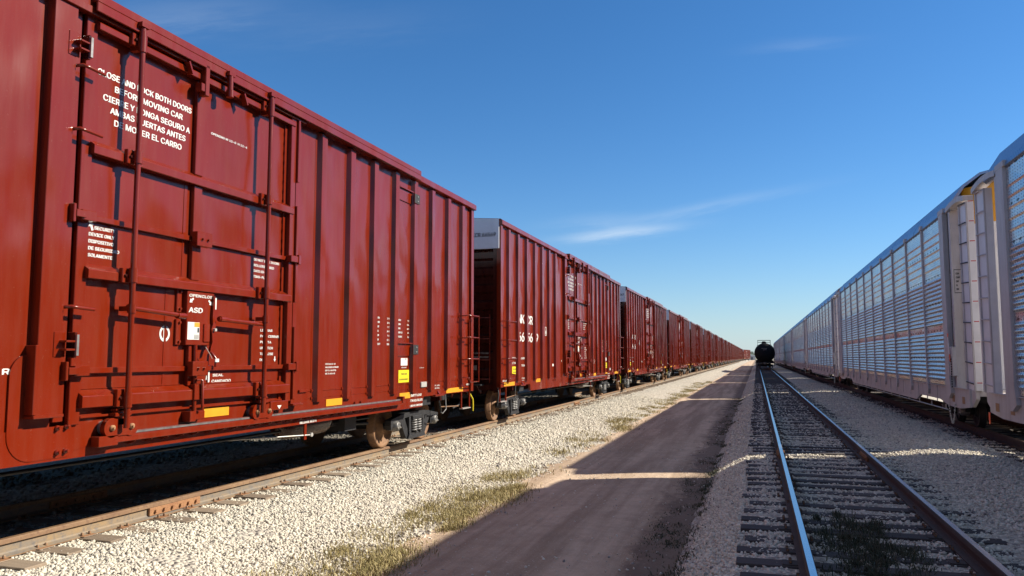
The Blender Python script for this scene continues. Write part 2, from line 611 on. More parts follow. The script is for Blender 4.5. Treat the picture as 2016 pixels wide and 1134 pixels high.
def joined(root, name, skip_names=()):
    """one mesh with everything of a thing, for copies too far off to show their parts"""
    vs, fs, mi, sm, mats = [], [], [], [], []
    for o in [root] + list(root.children_recursive):
        if o.type != 'MESH' or o.name.split('.')[0] in skip_names:
            continue
        mw = o.matrix_basis.copy(); q = o
        while q.parent is not None and q is not root:
            q = q.parent
            if q is not root:
                mw = q.matrix_basis @ mw
        b = len(vs)
        vs += [mw @ v.co for v in o.data.vertices]
        remap = []
        for m in o.data.materials:
            if m not in mats:
                mats.append(m)
            remap.append(mats.index(m))
        for p in o.data.polygons:
            fs.append([b + i for i in p.vertices]); mi.append(remap[p.material_index]); sm.append(p.use_smooth)
    me = bpy.data.meshes.new(name)
    me.from_pydata(vs, [], fs)
    for m in mats:
        me.materials.append(m)
    me.polygons.foreach_set('material_index', mi)
    me.polygons.foreach_set('use_smooth', sm)
    me.update()
    return me


def sans():
    """the plain sans that ships with Blender; the built-in face if it is not there"""
    import os
    try:
        f = os.path.join(bpy.utils.system_resource('DATAFILES', path='fonts'), 'Inter.woff2')
        if os.path.exists(f):
            return bpy.data.fonts.load(f)
    except Exception:
        pass
    return None


FONT = sans()


def text_geo(txt, bold=0.018, res=2):
    """flat letters: outlines from the font, filled here by winding number"""
    from mathutils.geometry import delaunay_2d_cdt
    cu = bpy.data.curves.new('lettering', 'FONT')
    cu.body = txt
    if FONT is not None:
        cu.font = FONT
    cu.resolution_u = res
    cu.fill_mode = 'NONE'
    ob = bpy.data.objects.new('lettering', cu)
    COL.objects.link(ob)
    dg = bpy.context.evaluated_depsgraph_get()
    me = bpy.data.meshes.new_from_object(ob.evaluated_get(dg))
    co = [(v.co.x, v.co.y) for v in me.vertices]
    nxt = {e.vertices[0]: e.vertices[1] for e in me.edges}
    nbr = {}
    for e in me.edges:
        i, j = e.vertices
        nbr.setdefault(i, []).append(j); nbr.setdefault(j, []).append(i)
    seen, loops = set(), []
    for i in range(len(co)):
        if i in seen or i not in nbr:
            continue
        lp, prev, cur = [i], None, i
        seen.add(i)
        while True:
            # curve meshes keep their points in order, so step to the following index first
            c = [k for k in nbr[cur] if k not in seen]
            if not c:
                break
            k = cur + 1 if cur + 1 in c else c[0]
            lp.append(k); seen.add(k); cur = k
        if len(lp) > 2:
            loops.append(lp)
    bpy.data.objects.remove(ob); bpy.data.meshes.remove(me); bpy.data.curves.remove(cu)
    boxes = [(min(co[i][0] for i in l), max(co[i][0] for i in l)) for l in loops]
    # group outlines that share a letter (their x ranges overlap), fill each letter alone
    order = sorted(range(len(loops)), key=lambda k: boxes[k][0])
    groups, hi = [], -1e9
    for k in order:
        if boxes[k][0] > hi:
            groups.append([])
            hi = -1e9
        groups[-1].append(loops[k]); hi = max(hi, boxes[k][1])
    V, Fc = [], []
    for gp in groups:
        pts, edges, polys = [], [], []
        for l in gp:
            b0 = len(pts)
            pts += [Vector(co[i]) for i in l]
            edges += [(b0 + q, b0 + (q + 1) % len(l)) for q in range(len(l))]
            polys.append([co[i] for i in l])
        vs, _, tris = delaunay_2d_cdt(pts, edges, [], 0, 1e-5)[:3]
        base = len(V)
        V += [Vector((v[0], v[1], 0)) for v in vs]
        for t in tris:
            x = sum(vs[i][0] for i in t) / len(t); y = sum(vs[i][1] for i in t) / len(t)
            w = 0
            for pl in polys:
                for q in range(len(pl)):
                    (xa, ya), (xb, yb) = pl[q], pl[(q + 1) % len(pl)]
                    if (ya <= y) != (yb <= y) and xa + (y - ya) / (yb - ya) * (xb - xa) > x:
                        w += 1 if yb > ya else -1
            if w:
                Fc.append([base + i for i in t])
    return V, Fc


_tc = {}


def add_text(mb, txt, x, y0, z0, h, width=None, m=None, bold=0.048, wscale=0.72, align='l', plane='x+', res=2):
    """one line of flat lettering; h = cap height; baseline at z0; fitted to width if given"""
    m = m or M['white']
    key = (txt, bold, res)
    if key not in _tc:
        _tc[key] = text_geo(txt, bold, res)
    vs, fs = _tc[key]
    if not vs:
        return
    x0 = min(v.x for v in vs); x1 = max(v.x for v in vs)
    sy = h / 0.73
    sx = (width / (x1 - x0)) if width else sy * wscale
    w = (x1 - x0) * sx
    sh = {'l': 0, 'c': -w / 2, 'r': -w}[align]
    out = []
    for v in vs:
        a, b = (v.x - x0) * sx + sh, v.y * sy
        if plane == 'x+': out.append((x, y0 + a, z0 + b))            # wall facing +X
        elif plane == 'x-': out.append((x, y0 - a, z0 + b))          # wall facing -X
        elif plane == 'y-': out.append((y0 + a, x, z0 + b))          # wall facing -Y: y0 is X, x is Y
        else: out.append((y0 + a * plane[0], x + a * plane[1], z0 + b))   # any upright face: plane is its horizontal direction
    mb.add(out, fs, m)
    # heavier stroke: a second pass a hair to the side, half a millimetre lower
    k = h * bold * 2.6
    nx, ny = (-0.0006, 0) if plane == 'x+' else ((0, 0.0006) if plane == 'y-' else (0, 0))
    if (nx or ny) and k > 0:
        for sg, zz in ((1, 0.25), (-1, -0.25)):
            if plane == 'x+': o2 = [(a + nx * (1 if sg > 0 else 1.8), b + sg * k * 0.5, c + zz * k) for a, b, c in out]
            else: o2 = [(a + sg * k * 0.5, b + ny * (1 if sg > 0 else 1.8), c + zz * k) for a, b, c in out]
            mb.add(o2, fs, m)


def arrow(mb, x, y, z, ang, L, m):
    """flat arrow with its tip at (y, z), pointing along ang (degrees, 0 = +Y)"""
    ca, sa = math.cos(R(ang)), math.sin(R(ang))
    pts = [(0, 0), (-0.5, 0.36), (-0.5, 0.14), (-1, 0.14), (-1, -0.14), (-0.5, -0.14), (-0.5, -0.36)]
    vs = [(x, y + (a * ca - b * sa) * L, z + (a * sa + b * ca) * L) for a, b in pts]
    mb.add(vs, [(0, 1, 6), (2, 3, 4, 5)], m)


def quad(mb, x, y0, y1, z0, z1, m):
    mb.add([(x, y0, z0), (x, y1, z0), (x, y1, z1), (x, y0, z1)], [(0, 1, 2, 3)], m)


# ------------------------------------------------------------------ ground, road and ballast beds
def sheet(name, prof, y_list, m, jit=0.0):
    """a sheet with a cross-section (x, z), laid along the track direction"""
    nx, ny = len(prof), len(y_list)
    vs = []
    for y in y_list:
        for i, (x, z) in enumerate(prof):
            dj = rng.normal(0, jit) if 0 < i < nx - 1 and y < 120 else 0
            vs.append((x + dj * 1.4, y, z + dj))
    fs = [(j * nx + i, j * nx + i + 1, (j + 1) * nx + i + 1, (j + 1) * nx + i) for j in range(ny - 1) for i in range(nx - 1)]
    me = bpy.data.meshes.new(name)
    me.from_pydata(vs, [], fs)
    me.materials.append(m)
    me.polygons.foreach_set('use_smooth', [True] * len(fs))
    o = bpy.data.objects.new(name, me); COL.objects.link(o)
    tag(o, kind='structure')
    return o


ys_near = list(np.arange(-14, 60, 0.35)) + list(np.arange(60, 700, 12))
g = bpy.data.meshes.new('ground')
S = 9000
g.from_pydata([(-S, -600, -0.62), (S, -600, -0.62), (S, S, -0.62), (-S, S, -0.62)], [], [(0, 1, 2, 3)])
g.materials.append(M['ground'])
go = bpy.data.objects.new('ground', g); COL.objects.link(go); tag(go, kind='structure')

L_PROF = [(-26, -0.60), (-16, -0.50), (-13, -0.34), (-10.5, -0.255), (-9.2, -0.235), (-8.4, -0.235), (-7.4, -0.25), (-6.6, -0.25), (-6.2, -0.262), (-5.7, -0.33), (-5.1, -0.44), (-4.5, -0.535), (-4.0, -0.57), (-3.4, -0.60)]
M_PROF = [(-1.02, -0.60), (-0.88, -0.53), (-0.72, -0.45), (-0.5, -0.335), (-0.25, -0.22), (0.1, -0.20), (0.45, -0.204), (0.8, -0.205), (1.2, -0.207), (1.6, -0.205), (2.0, -0.202), (2.4, -0.198), (2.8, -0.16), (3.3, -0.12), (3.8, -0.12), (4.3, -0.155), (4.8, -0.16), (5.75, -0.16), (6.6, -0.16), (7.2, -0.17), (8.2, -0.3), (10, -0.45), (14, -0.60)]
sheet('ballast_bank', L_PROF[5:], ys_near, M['bed'], 0.012)
sheet('yard_bed', L_PROF[:6], ys_near, M['bed_shade'], 0.012)
sheet('ballast_bed', M_PROF, ys_near, M['bed_lifted'], 0.010)
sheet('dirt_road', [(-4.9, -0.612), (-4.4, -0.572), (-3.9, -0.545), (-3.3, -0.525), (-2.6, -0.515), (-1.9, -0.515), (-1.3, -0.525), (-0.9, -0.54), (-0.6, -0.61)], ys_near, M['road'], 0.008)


def prof_z(prof, x):
    return np.interp(x, [p[0] for p in prof], [p[1] for p in prof])


def np_mesh(name, verts, faces, m, tint=None, parent=None):
    me = bpy.data.meshes.new(name)
    nv, nf, k = len(verts), len(faces), faces.shape[1]
    me.vertices.add(nv); me.vertices.foreach_set('co', verts.astype(np.float32).ravel())
    me.loops.add(nf * k); me.loops.foreach_set('vertex_index', faces.astype(np.int32).ravel())
    me.polygons.add(nf); me.polygons.foreach_set('loop_start', np.arange(0, nf * k, k, dtype=np.int32))
    me.materials.append(m)
    if tint is not None:
        a = me.attributes.new('tint', 'FLOAT', 'POINT'); a.data.foreach_set('value', tint.astype(np.float32))
    me.update(calc_edges=True)
    o = bpy.data.objects.new(name, me); COL.objects.link(o)
    if parent: o.parent = parent
    return o


PHI = (1 + 5 ** 0.5) / 2
ICO = np.array([(-1, PHI, 0), (1, PHI, 0), (-1, -PHI, 0), (1, -PHI, 0), (0, -1, PHI), (0, 1, PHI), (0, -1, -PHI), (0, 1, -PHI), (PHI, 0, -1), (PHI, 0, 1), (-PHI, 0, -1), (-PHI, 0, 1)]) / 1.902
ICOF = np.array([(0, 11, 5), (0, 5, 1), (0, 1, 7), (0, 7, 10), (0, 10, 11), (1, 5, 9), (5, 11, 4), (11, 10, 2), (10, 7, 6), (7, 1, 8), (3, 9, 4), (3, 4, 2), (3, 2, 6), (3, 6, 8), (3, 8, 9), (4, 9, 5), (2, 4, 11), (6, 2, 10), (8, 6, 7), (9, 8, 1)])
VARS = []
for i in range(24):
    q = ICO * (1 + rng.uniform(-0.38, 0.30, (12, 1))) * np.array([rng.uniform(0.8, 1.35), rng.uniform(0.7, 1.1), rng.uniform(0.5, 0.85)])
    VARS.append(q)
VARS = np.array(VARS)


def stones(name, n, xs, ys, prof, rmin, rmax, m, label, sink=0.25, ypow=1.0, xbias=None, dark=0.07, zextra=0.0):
    x = rng.uniform(*xs, n) if xbias is None else xs[0] + (xs[1] - xs[0]) * rng.random(n) ** xbias
    y = ys[0] + (ys[1] - ys[0]) * rng.random(n) ** ypow
    r = rmin + (rmax - rmin) * rng.random(n) ** 2.2
    z = prof_z(prof, x) + r * (rng.uniform(-sink, 0.55, n)) + zextra
    v = VARS[rng.integers(0, len(VARS), n)] * r[:, None, None]
    a = rng.uniform(0, 2 * np.pi, n); b = rng.normal(0, 0.45, n); c = rng.normal(0, 0.45, n)
    ca, sa = np.cos(a), np.sin(a)
    X = v[..., 0] * ca[:, None] - v[..., 1] * sa[:, None]; Y = v[..., 0] * sa[:, None] + v[..., 1] * ca[:, None]; Z = v[..., 2]
    cb, sb = np.cos(b)[:, None], np.sin(b)[:, None]
    Y, Z = Y * cb - Z * sb, Y * sb + Z * cb
    cc, sc = np.cos(c)[:, None], np.sin(c)[:, None]
    X, Z = X * cc + Z * sc, -X * sc + Z * cc
    verts = np.stack([X + x[:, None], Y + y[:, None], Z + z[:, None]], -1).reshape(-1, 3)
    faces = (ICOF[None] + (np.arange(n) * 12)[:, None, None]).reshape(-1, 3)
    t = np.where(rng.random(n) < dark, rng.uniform(0, 0.15, n), rng.uniform(0.25, 1.0, n))
    o = np_mesh(name, verts, faces, m, np.repeat(t, 12))
    tag(o, label, 'gravel', None, 'stuff')
    return o


def blades(name, xs, ys, zf, hmin, hmax, m, label, cat, width=0.006, lean=0.5, tint=None):
    n = len(xs)
    h = rng.uniform(hmin, hmax, n); a = rng.uniform(0, 2 * np.pi, n); l = rng.normal(0, lean, n)
    b = rng.uniform(0, 2 * np.pi, n)
    w = width * rng.uniform(0.6, 1.4, n)
    z = zf
    base = np.stack([xs, ys, z - 0.01], -1)
    side = np.stack([np.cos(a) * w, np.sin(a) * w, 0 * w], -1)
    mid = base + np.stack([np.cos(b) * l * h * 0.35, np.sin(b) * l * h * 0.35, h * 0.6], -1)
    tip = base + np.stack([np.cos(b) * l * h, np.sin(b) * l * h, h * (1 - 0.25 * np.abs(l))], -1)
    v = np.stack([base - side, base + side, mid + side * 0.8, mid - side * 0.8, tip], 1).reshape(-1, 3)
    k = (np.arange(n) * 5)[:, None]
    f = np.concatenate([k + np.array([[0, 1, 2]]), k + np.array([[0, 2, 3]]), k + np.array([[3, 2, 4]])], 0)
    t = rng.random(n) if tint is None else tint
    o = np_mesh(name, v, f, m, np.repeat(t, 5))
    return tag(o, label, cat, None, 'stuff')


# ------------------------------------------------------------------ railway tracks
def rail_outline(head_m=None):
    return [(-0.075, -0.175), (0.075, -0.175), (0.075, -0.163), (0.022, -0.145), (0.010, -0.13), (0.010, -0.052), (0.042, -0.046), (0.037, -0.010), (0.028, 0.0), (-0.028, 0.0), (-0.036, -0.008), (-0.042, -0.046), (-0.010, -0.052), (-0.010, -0.13), (-0.022, -0.145), (-0.075, -0.163)]


def make_track(xc, z, half, tie_top, m_side, m_top, m_web, m_tie, label, y_first, n_ties, joint=None, tie_half=1.32, plate=True):
    root = empty('railway_track', (xc, 0, z))
    tag(root, label, 'railway track', 'railway tracks of the yard')
    for sx in (-1, 1):
        mb = MB()
        pr = [(a + sx * half, b) for a, b in rail_outline()]
        vs, n = [], len(pr)
        Y = [-14, 640]
        for y in Y:
            vs += [(p[0], y, p[1]) for p in pr]
        for i in range(n):
            j = (i + 1) % n
            mt = m_top if i == 8 else (m_side if i in (6, 7, 9, 10, 5, 11, 0, 1, 15) else m_web)
            mb.add([vs[i], vs[n + i], vs[n + j], vs[j]], [(0, 1, 2, 3)], mt)
        r = mb.build('rail', root)
        for jy in (joint or []):
            jb = MB()
            for s2 in (-1, 1):
                xx = sx * half + s2 * 0.03
                jb.box(xx - 0.017, xx + 0.017, jy - 0.45, jy + 0.45, -0.145, -0.05, M['joint'])
                for k in range(6):
                    jb.lathe([(-0.03 * 0 + s2 * 0.0, 0.02), (s2 * 0.045, 0.02)], (xx, jy - 0.36 + k * 0.144, -0.097), 'x', M['joint'], 8)
            jb.build('joint_bar', r, 0.004)
    # ties: the near ones are parts, the rest one mass
    wt = 0.12
    t0 = MB(); t0.box(-tie_half, tie_half, -wt, wt, tie_top - 0.17, tie_top, m_tie)
    if plate:
        for sx in (-1, 1):
            t0.box(sx * half - 0.17, sx * half + 0.17, -0.09, 0.09, tie_top, tie_top + 0.012, M['rail_dark'] if m_tie is M['tie'] else M['joint'])
            for s2 in (-1, 1):
                for s3 in (-1, 1):
                    t0.box(sx * half + s2 * 0.095 - 0.014, sx * half + s2 * 0.095 + 0.014, s3 * 0.05 - 0.012, s3 * 0.05 + 0.012, tie_top + 0.012, tie_top + 0.045, M['joint'])
    tm = t0.mesh('tie', 0.012)
    far = MB()
    y = y_first
    for i in range(n_ties):
        o = bpy.data.objects.new('tie', tm); COL.objects.link(o); o.parent = root
        o.location = (random.uniform(-0.06, 0.06), y + random.uniform(-0.03, 0.03), random.uniform(-0.012, 0.008))
        o.rotation_euler = (0, 0, random.uniform(-0.02, 0.02))
        y += 0.535
    while y < 330:
        d = random.uniform(-0.05, 0.05)
        far.box(-tie_half + d, tie_half + d, y - wt, y + wt, tie_top - 0.1, tie_top, m_tie)
        y += 0.535
    fo = far.build('far_ties', root); fo['kind'] = 'stuff'
    return root


LX, MX, RX = -7.85, 1.13, 5.80
LZ, RZ = -0.05, 0.05
make_track(LX, LZ, 0.765, -0.170, M['rail_rust'], M['rail_rust'], M['rail_web'], M['tie_left'], 'rusty rails on tie ends half buried in pale ballast under the red boxcars', 3.2, 100, joint=[8.35, 31.5])
make_track(MX, 0.0, 0.745, -0.183, M['rail_dark'], M['rail_top'], M['rail_dark'], M['tie'], 'empty track with polished rails and dark ties leading to the black tank car', 4.6, 100, joint=[15.9])
make_track(RX, RZ, 0.765, -0.190, M['rail_dark'], M['rail_rust'], M['rail_dark'], M['tie'], 'dark shaded track carrying the silver auto racks', 9.0, 90)

# ------------------------------------------------------------------ gravel, grass
stones('gravel', 100000, (-7.05, -4.5), (4.2, 15), L_PROF, 0.008, 0.027, M['stone'], 'pale limestone gravel in full sun beside the rusty rail', ypow=1.15)
stones('gravel', 48000, (-7.05, -4.5), (15, 42), L_PROF, 0.016, 0.038, M['stone'], 'pale limestone gravel running on along the red boxcars', ypow=1.3)
stones('gravel', 5000, (-4.75, -3.9), (4, 30), L_PROF, 0.010, 0.035, M['stone'], 'loose pale pebbles at the foot of the bank', ypow=1.3, xbias=1.7)
stones('gravel', 12000, (-12.5, -7.25), (6, 40), L_PROF, 0.02, 0.05, M['stone_shade'], 'gravel coloured darker for the shade under the red boxcars')
stones('gravel', 22000, (-0.78, 0.30), (5.5, 18), M_PROF, 0.009, 0.026, M['stone_lifted'], 'shaded gravel on the shoulder beside the empty track', ypow=1.3)
stones('gravel', 21000, (0.42, 1.86), (5.5, 24), M_PROF, 0.009, 0.025, M['stone_lifted'], 'shaded gravel between the polished rails', ypow=1.4)
stones('gravel', 52000, (1.95, 5.1), (6.5, 26), M_PROF, 0.009, 0.028, M['stone_lifted'], 'shaded gravel between the empty track and the silver auto racks', ypow=1.3)
stones('gravel', 16000, (-0.75, 5.0), (18, 60), M_PROF, 0.02, 0.04, M['stone_lifted'], 'shaded gravel farther along the empty track', ypow=1.4)
stones('gravel', 2600, (-4.2, -0.6), (5, 30), [(-4.9, -0.575), (-3.3, -0.525), (-1.3, -0.525), (-0.6, -0.56)], 0.006, 0.02, M['stone_lifted'], 'small pebbles scattered over the dirt road', ypow=1.3, dark=0.3)


def patch(n, fx, fy):
    return fx(n), fy(n)


def clumped(n, x0, x1, y0, y1, nc, spread, ypow=1.3):
    cx = rng.uniform(x0, x1, nc); cy = y0 + (y1 - y0) * rng.random(nc) ** ypow
    k = rng.integers(0, nc, n)
    s = spread * rng.uniform(0.4, 1.6, nc)
    return cx[k] + rng.normal(0, 1, n) * s[k], cy[k] + rng.normal(0, 1, n) * s[k] * 2.2


gx, gy = clumped(24000, -4.70, -3.85, 4.5, 15, 62, 0.14)
keep = (gx > -5.15) & (gx < -3.45) & (gy > 3.5)
gx, gy = gx[keep], gy[keep]
gz = np.maximum(prof_z(L_PROF, gx), np.interp(gx, [-4.9, -4.4, -3.9, -3.3], [-0.612, -0.572, -0.545, -0.525]))
blades('grass', gx, gy, gz, 0.04, 0.11, M['dry_grass'], 'short dry grass between the pale gravel bank and the dirt road', 'grass', 0.0045, 0.8)
gx, gy = clumped(12000, -4.8, -4.0, 15, 75, 70, 0.17, 1.0)
gz = np.maximum(prof_z(L_PROF, gx), -0.56)
blades('grass', gx, gy, gz, 0.03, 0.12, M['dry_grass'], 'sparse dry grass farther along the foot of the gravel bank', 'grass', 0.008, 0.8)
gx, gy = clumped(14000, -1.35, -0.80, 5, 45, 160, 0.07, 1.3)
gz = np.maximum(prof_z(M_PROF, gx), -0.55)
blades('weeds', gx, gy, gz, 0.02, 0.07, M['weed'], 'dark low weeds along the edge of the road by the shaded gravel', 'weeds', 0.006, 0.9)
gx, gy = clumped(5500, 0.56, 1.40, 7.5, 10.4, 60, 0.06, 1.0)
k2 = (gx > 0.5) & (gx < 1.8)
gx, gy = gx[k2], gy[k2]
blades('weeds', gx, gy, prof_z(M_PROF, gx), 0.03, 0.13, M['weed'], 'low weeds growing between the polished rails near the camera', 'weeds', 0.0045, 0.9)


# ------------------------------------------------------------------ running gear shared by the cars
def truck(parent, xc, yc, r=0.43, half=0.765, base=0.93, frame_x=1.03, m_wheel=None, m_frame=None, detail=True, springs=True):
    m_wheel = m_wheel or M['rust_wheel']; m_frame = m_frame or M['steel_dark']
    t = MB()
    # bolster and brake beams
    t.box(xc - 1.0, xc + 1.0, yc - 0.2, yc + 0.2, 0.42, 0.66, m_frame)
    t.lathe([(0.66, 0.2), (0.78, 0.2)], (xc, yc, 0), 'z', m_frame, 16)
    for s in (-1, 1):
        t.tube([(xc - 0.8, yc + s * 0.42, 0.42), (xc + 0.8, yc + s * 0.42, 0.42)], 0.045, m_frame, 8)
    tr = t.build('truck', parent)
    for s in (-1, 1):
        y = yc + s * base
        ax = MB(); ax.lathe([(-1.02, 0.075), (1.02, 0.075)], (xc, y, r), 'x', m_frame, 14); ax.build('axle', tr)
        for sx in (-1, 1):
            w = MB()
            prof = [(-0.085, r * 0.93), (-0.075, r + 0.028), (-0.045, r + 0.028), (-0.035, r), (0.055, r - 0.004), (0.06, r - 0.03), (0.058, r - 0.075),
                    (0.028, r - 0.085), (0.006, r * 0.62), (0.02, 0.19), (0.06, 0.125), (0.085, 0.12), (0.085, 0.075)]
            prof = [(sx * a, b) for a, b in prof]
            w.lathe(prof, (xc + sx * half, y, r), 'x', m_wheel, 40)
            back = [(sx * a, b) for a, b in [(-0.085, r * 0.93), (-0.06, r * 0.84), (-0.03, r * 0.6), (-0.05, 0.15), (-0.09, 0.12), (-0.09, 0.05)]]
            w.lathe(back, (xc + sx * half, y, r), 'x', m_wheel, 40)
            w.build('wheel', tr)
    for sx in (-1, 1):
        f = MB()
        x0, x1 = xc + sx * (frame_x - 0.06), xc + sx * (frame_x + 0.07)
        if x0 > x1: x0, x1 = x1, x0
        P = lambda pts: [(yc + a, b) for a, b in pts]
        # top chord, two diagonals, bottom chord, columns: a cast frame with openings
        for s in (-1, 1):
            q = lambda pts: P([(s * a, b) for a, b in pts])
            f.prism(q([(0.30, 0.66), (0.52, 0.655), (1.16, 0.56), (1.16, 0.47), (0.72, 0.50), (0.52, 0.555), (0.30, 0.57)]), 'x', x0, x1, m_frame)
            f.prism(q([(0.52, 0.555), (0.72, 0.50), (0.43, 0.13), (0.26, 0.13), (0.33, 0.25)]), 'x', x0 + 0.012, x1 - 0.012, m_frame)
            f.prism(q([(0.30, 0.57), (0.38, 0.57), (0.36, 0.24), (0.27, 0.24)]), 'x', x0 + 0.022, x1 + 0.022, m_frame)
            f.prism(q([(0.76, 0.47), (1.16, 0.47), (1.13, 0.36), (1.10, 0.36), (1.08, 0.42), (0.84, 0.42), (0.82, 0.34), (0.76, 0.36)]), 'x', x0 + 0.006, x1 - 0.006, m_frame)
        f.prism(P([(-0.30, 0.66), (0.30, 0.66), (0.30, 0.57), (-0.30, 0.57)]), 'x', x0, x1, m_frame)
        f.prism(P([(-0.43, 0.13), (0.43, 0.13), (0.36, 0.24), (-0.36, 0.24)]), 'x', x0 - 0.02, x1 + 0.03, m_frame)
        f.box(x0 - 0.05, x1 + 0.05, yc - 0.24, yc + 0.24, 0.50, 0.58, m_frame)
        fr = f.build('side_frame', tr, 0.012)
        for s in (-1, 1):
            b = MB()
            xx = xc + sx * (frame_x + 0.05)
            b.lathe([(-sx * 0.11, 0.10), (sx * 0.05, 0.10), (sx * 0.06, 0.085), (sx * 0.075, 0.085), (sx * 0.08, 0.04)], (xx, yc + s * base, r), 'x', M['steel_mid'], 18)
            for k in range(3):
                aa = R(90 + 120 * k)
                b.lathe([(sx * 0.06, 0.016), (sx * 0.1, 0.016)], (xx, yc + s * base + math.cos(aa) * 0.055, r + math.sin(aa) * 0.055), 'x', M['galv'], 6)
            b.build('bearing_cap', tr)
        if springs:
            for yy, rr in ((-0.105, 0.085), (0.105, 0.085)):
                c = MB()
                n = 56
                pts = [(xc + sx * (frame_x + 0.045) + math.cos(k / n * 2 * math.pi * 5) * rr, yc + yy + math.sin(k / n * 2 * math.pi * 5) * rr, 0.25 + 0.24 * k / n) for k in range(n + 1)]
                c.tube(pts, 0.019, M['steel_mid'], 6)
                c.build('spring', tr)
    return tr


def coupler(parent, xc, y, s, m):
    c = MB()
    c.box(xc - 0.07, xc + 0.07, y, y + s * 0.62, 0.72, 0.90, m)
    c.prism([(xc - 0.14, y + s * 0.55), (xc + 0.16, y + s * 0.55), (xc + 0.17, y + s * 0.80), (xc + 0.06, y + s * 0.92), (xc - 0.02, y + s * 0.78), (xc - 0.16, y + s * 0.95), (xc - 0.2, y + s * 0.7)], 'z', 0.68, 0.95, m)
    return c.build('coupler', parent, 0.012)


# ------------------------------------------------------------------ red boxcar (coordinates as measured on the nearest car)
CY = 7.94                       # centre of the nearest car along the track
OFF = (-LX, -CY, -LZ)
SH, RB = -6.425, -6.35          # sheet plane, rib face plane
PITCH = 20.95


def car():
    return MB(OFF)


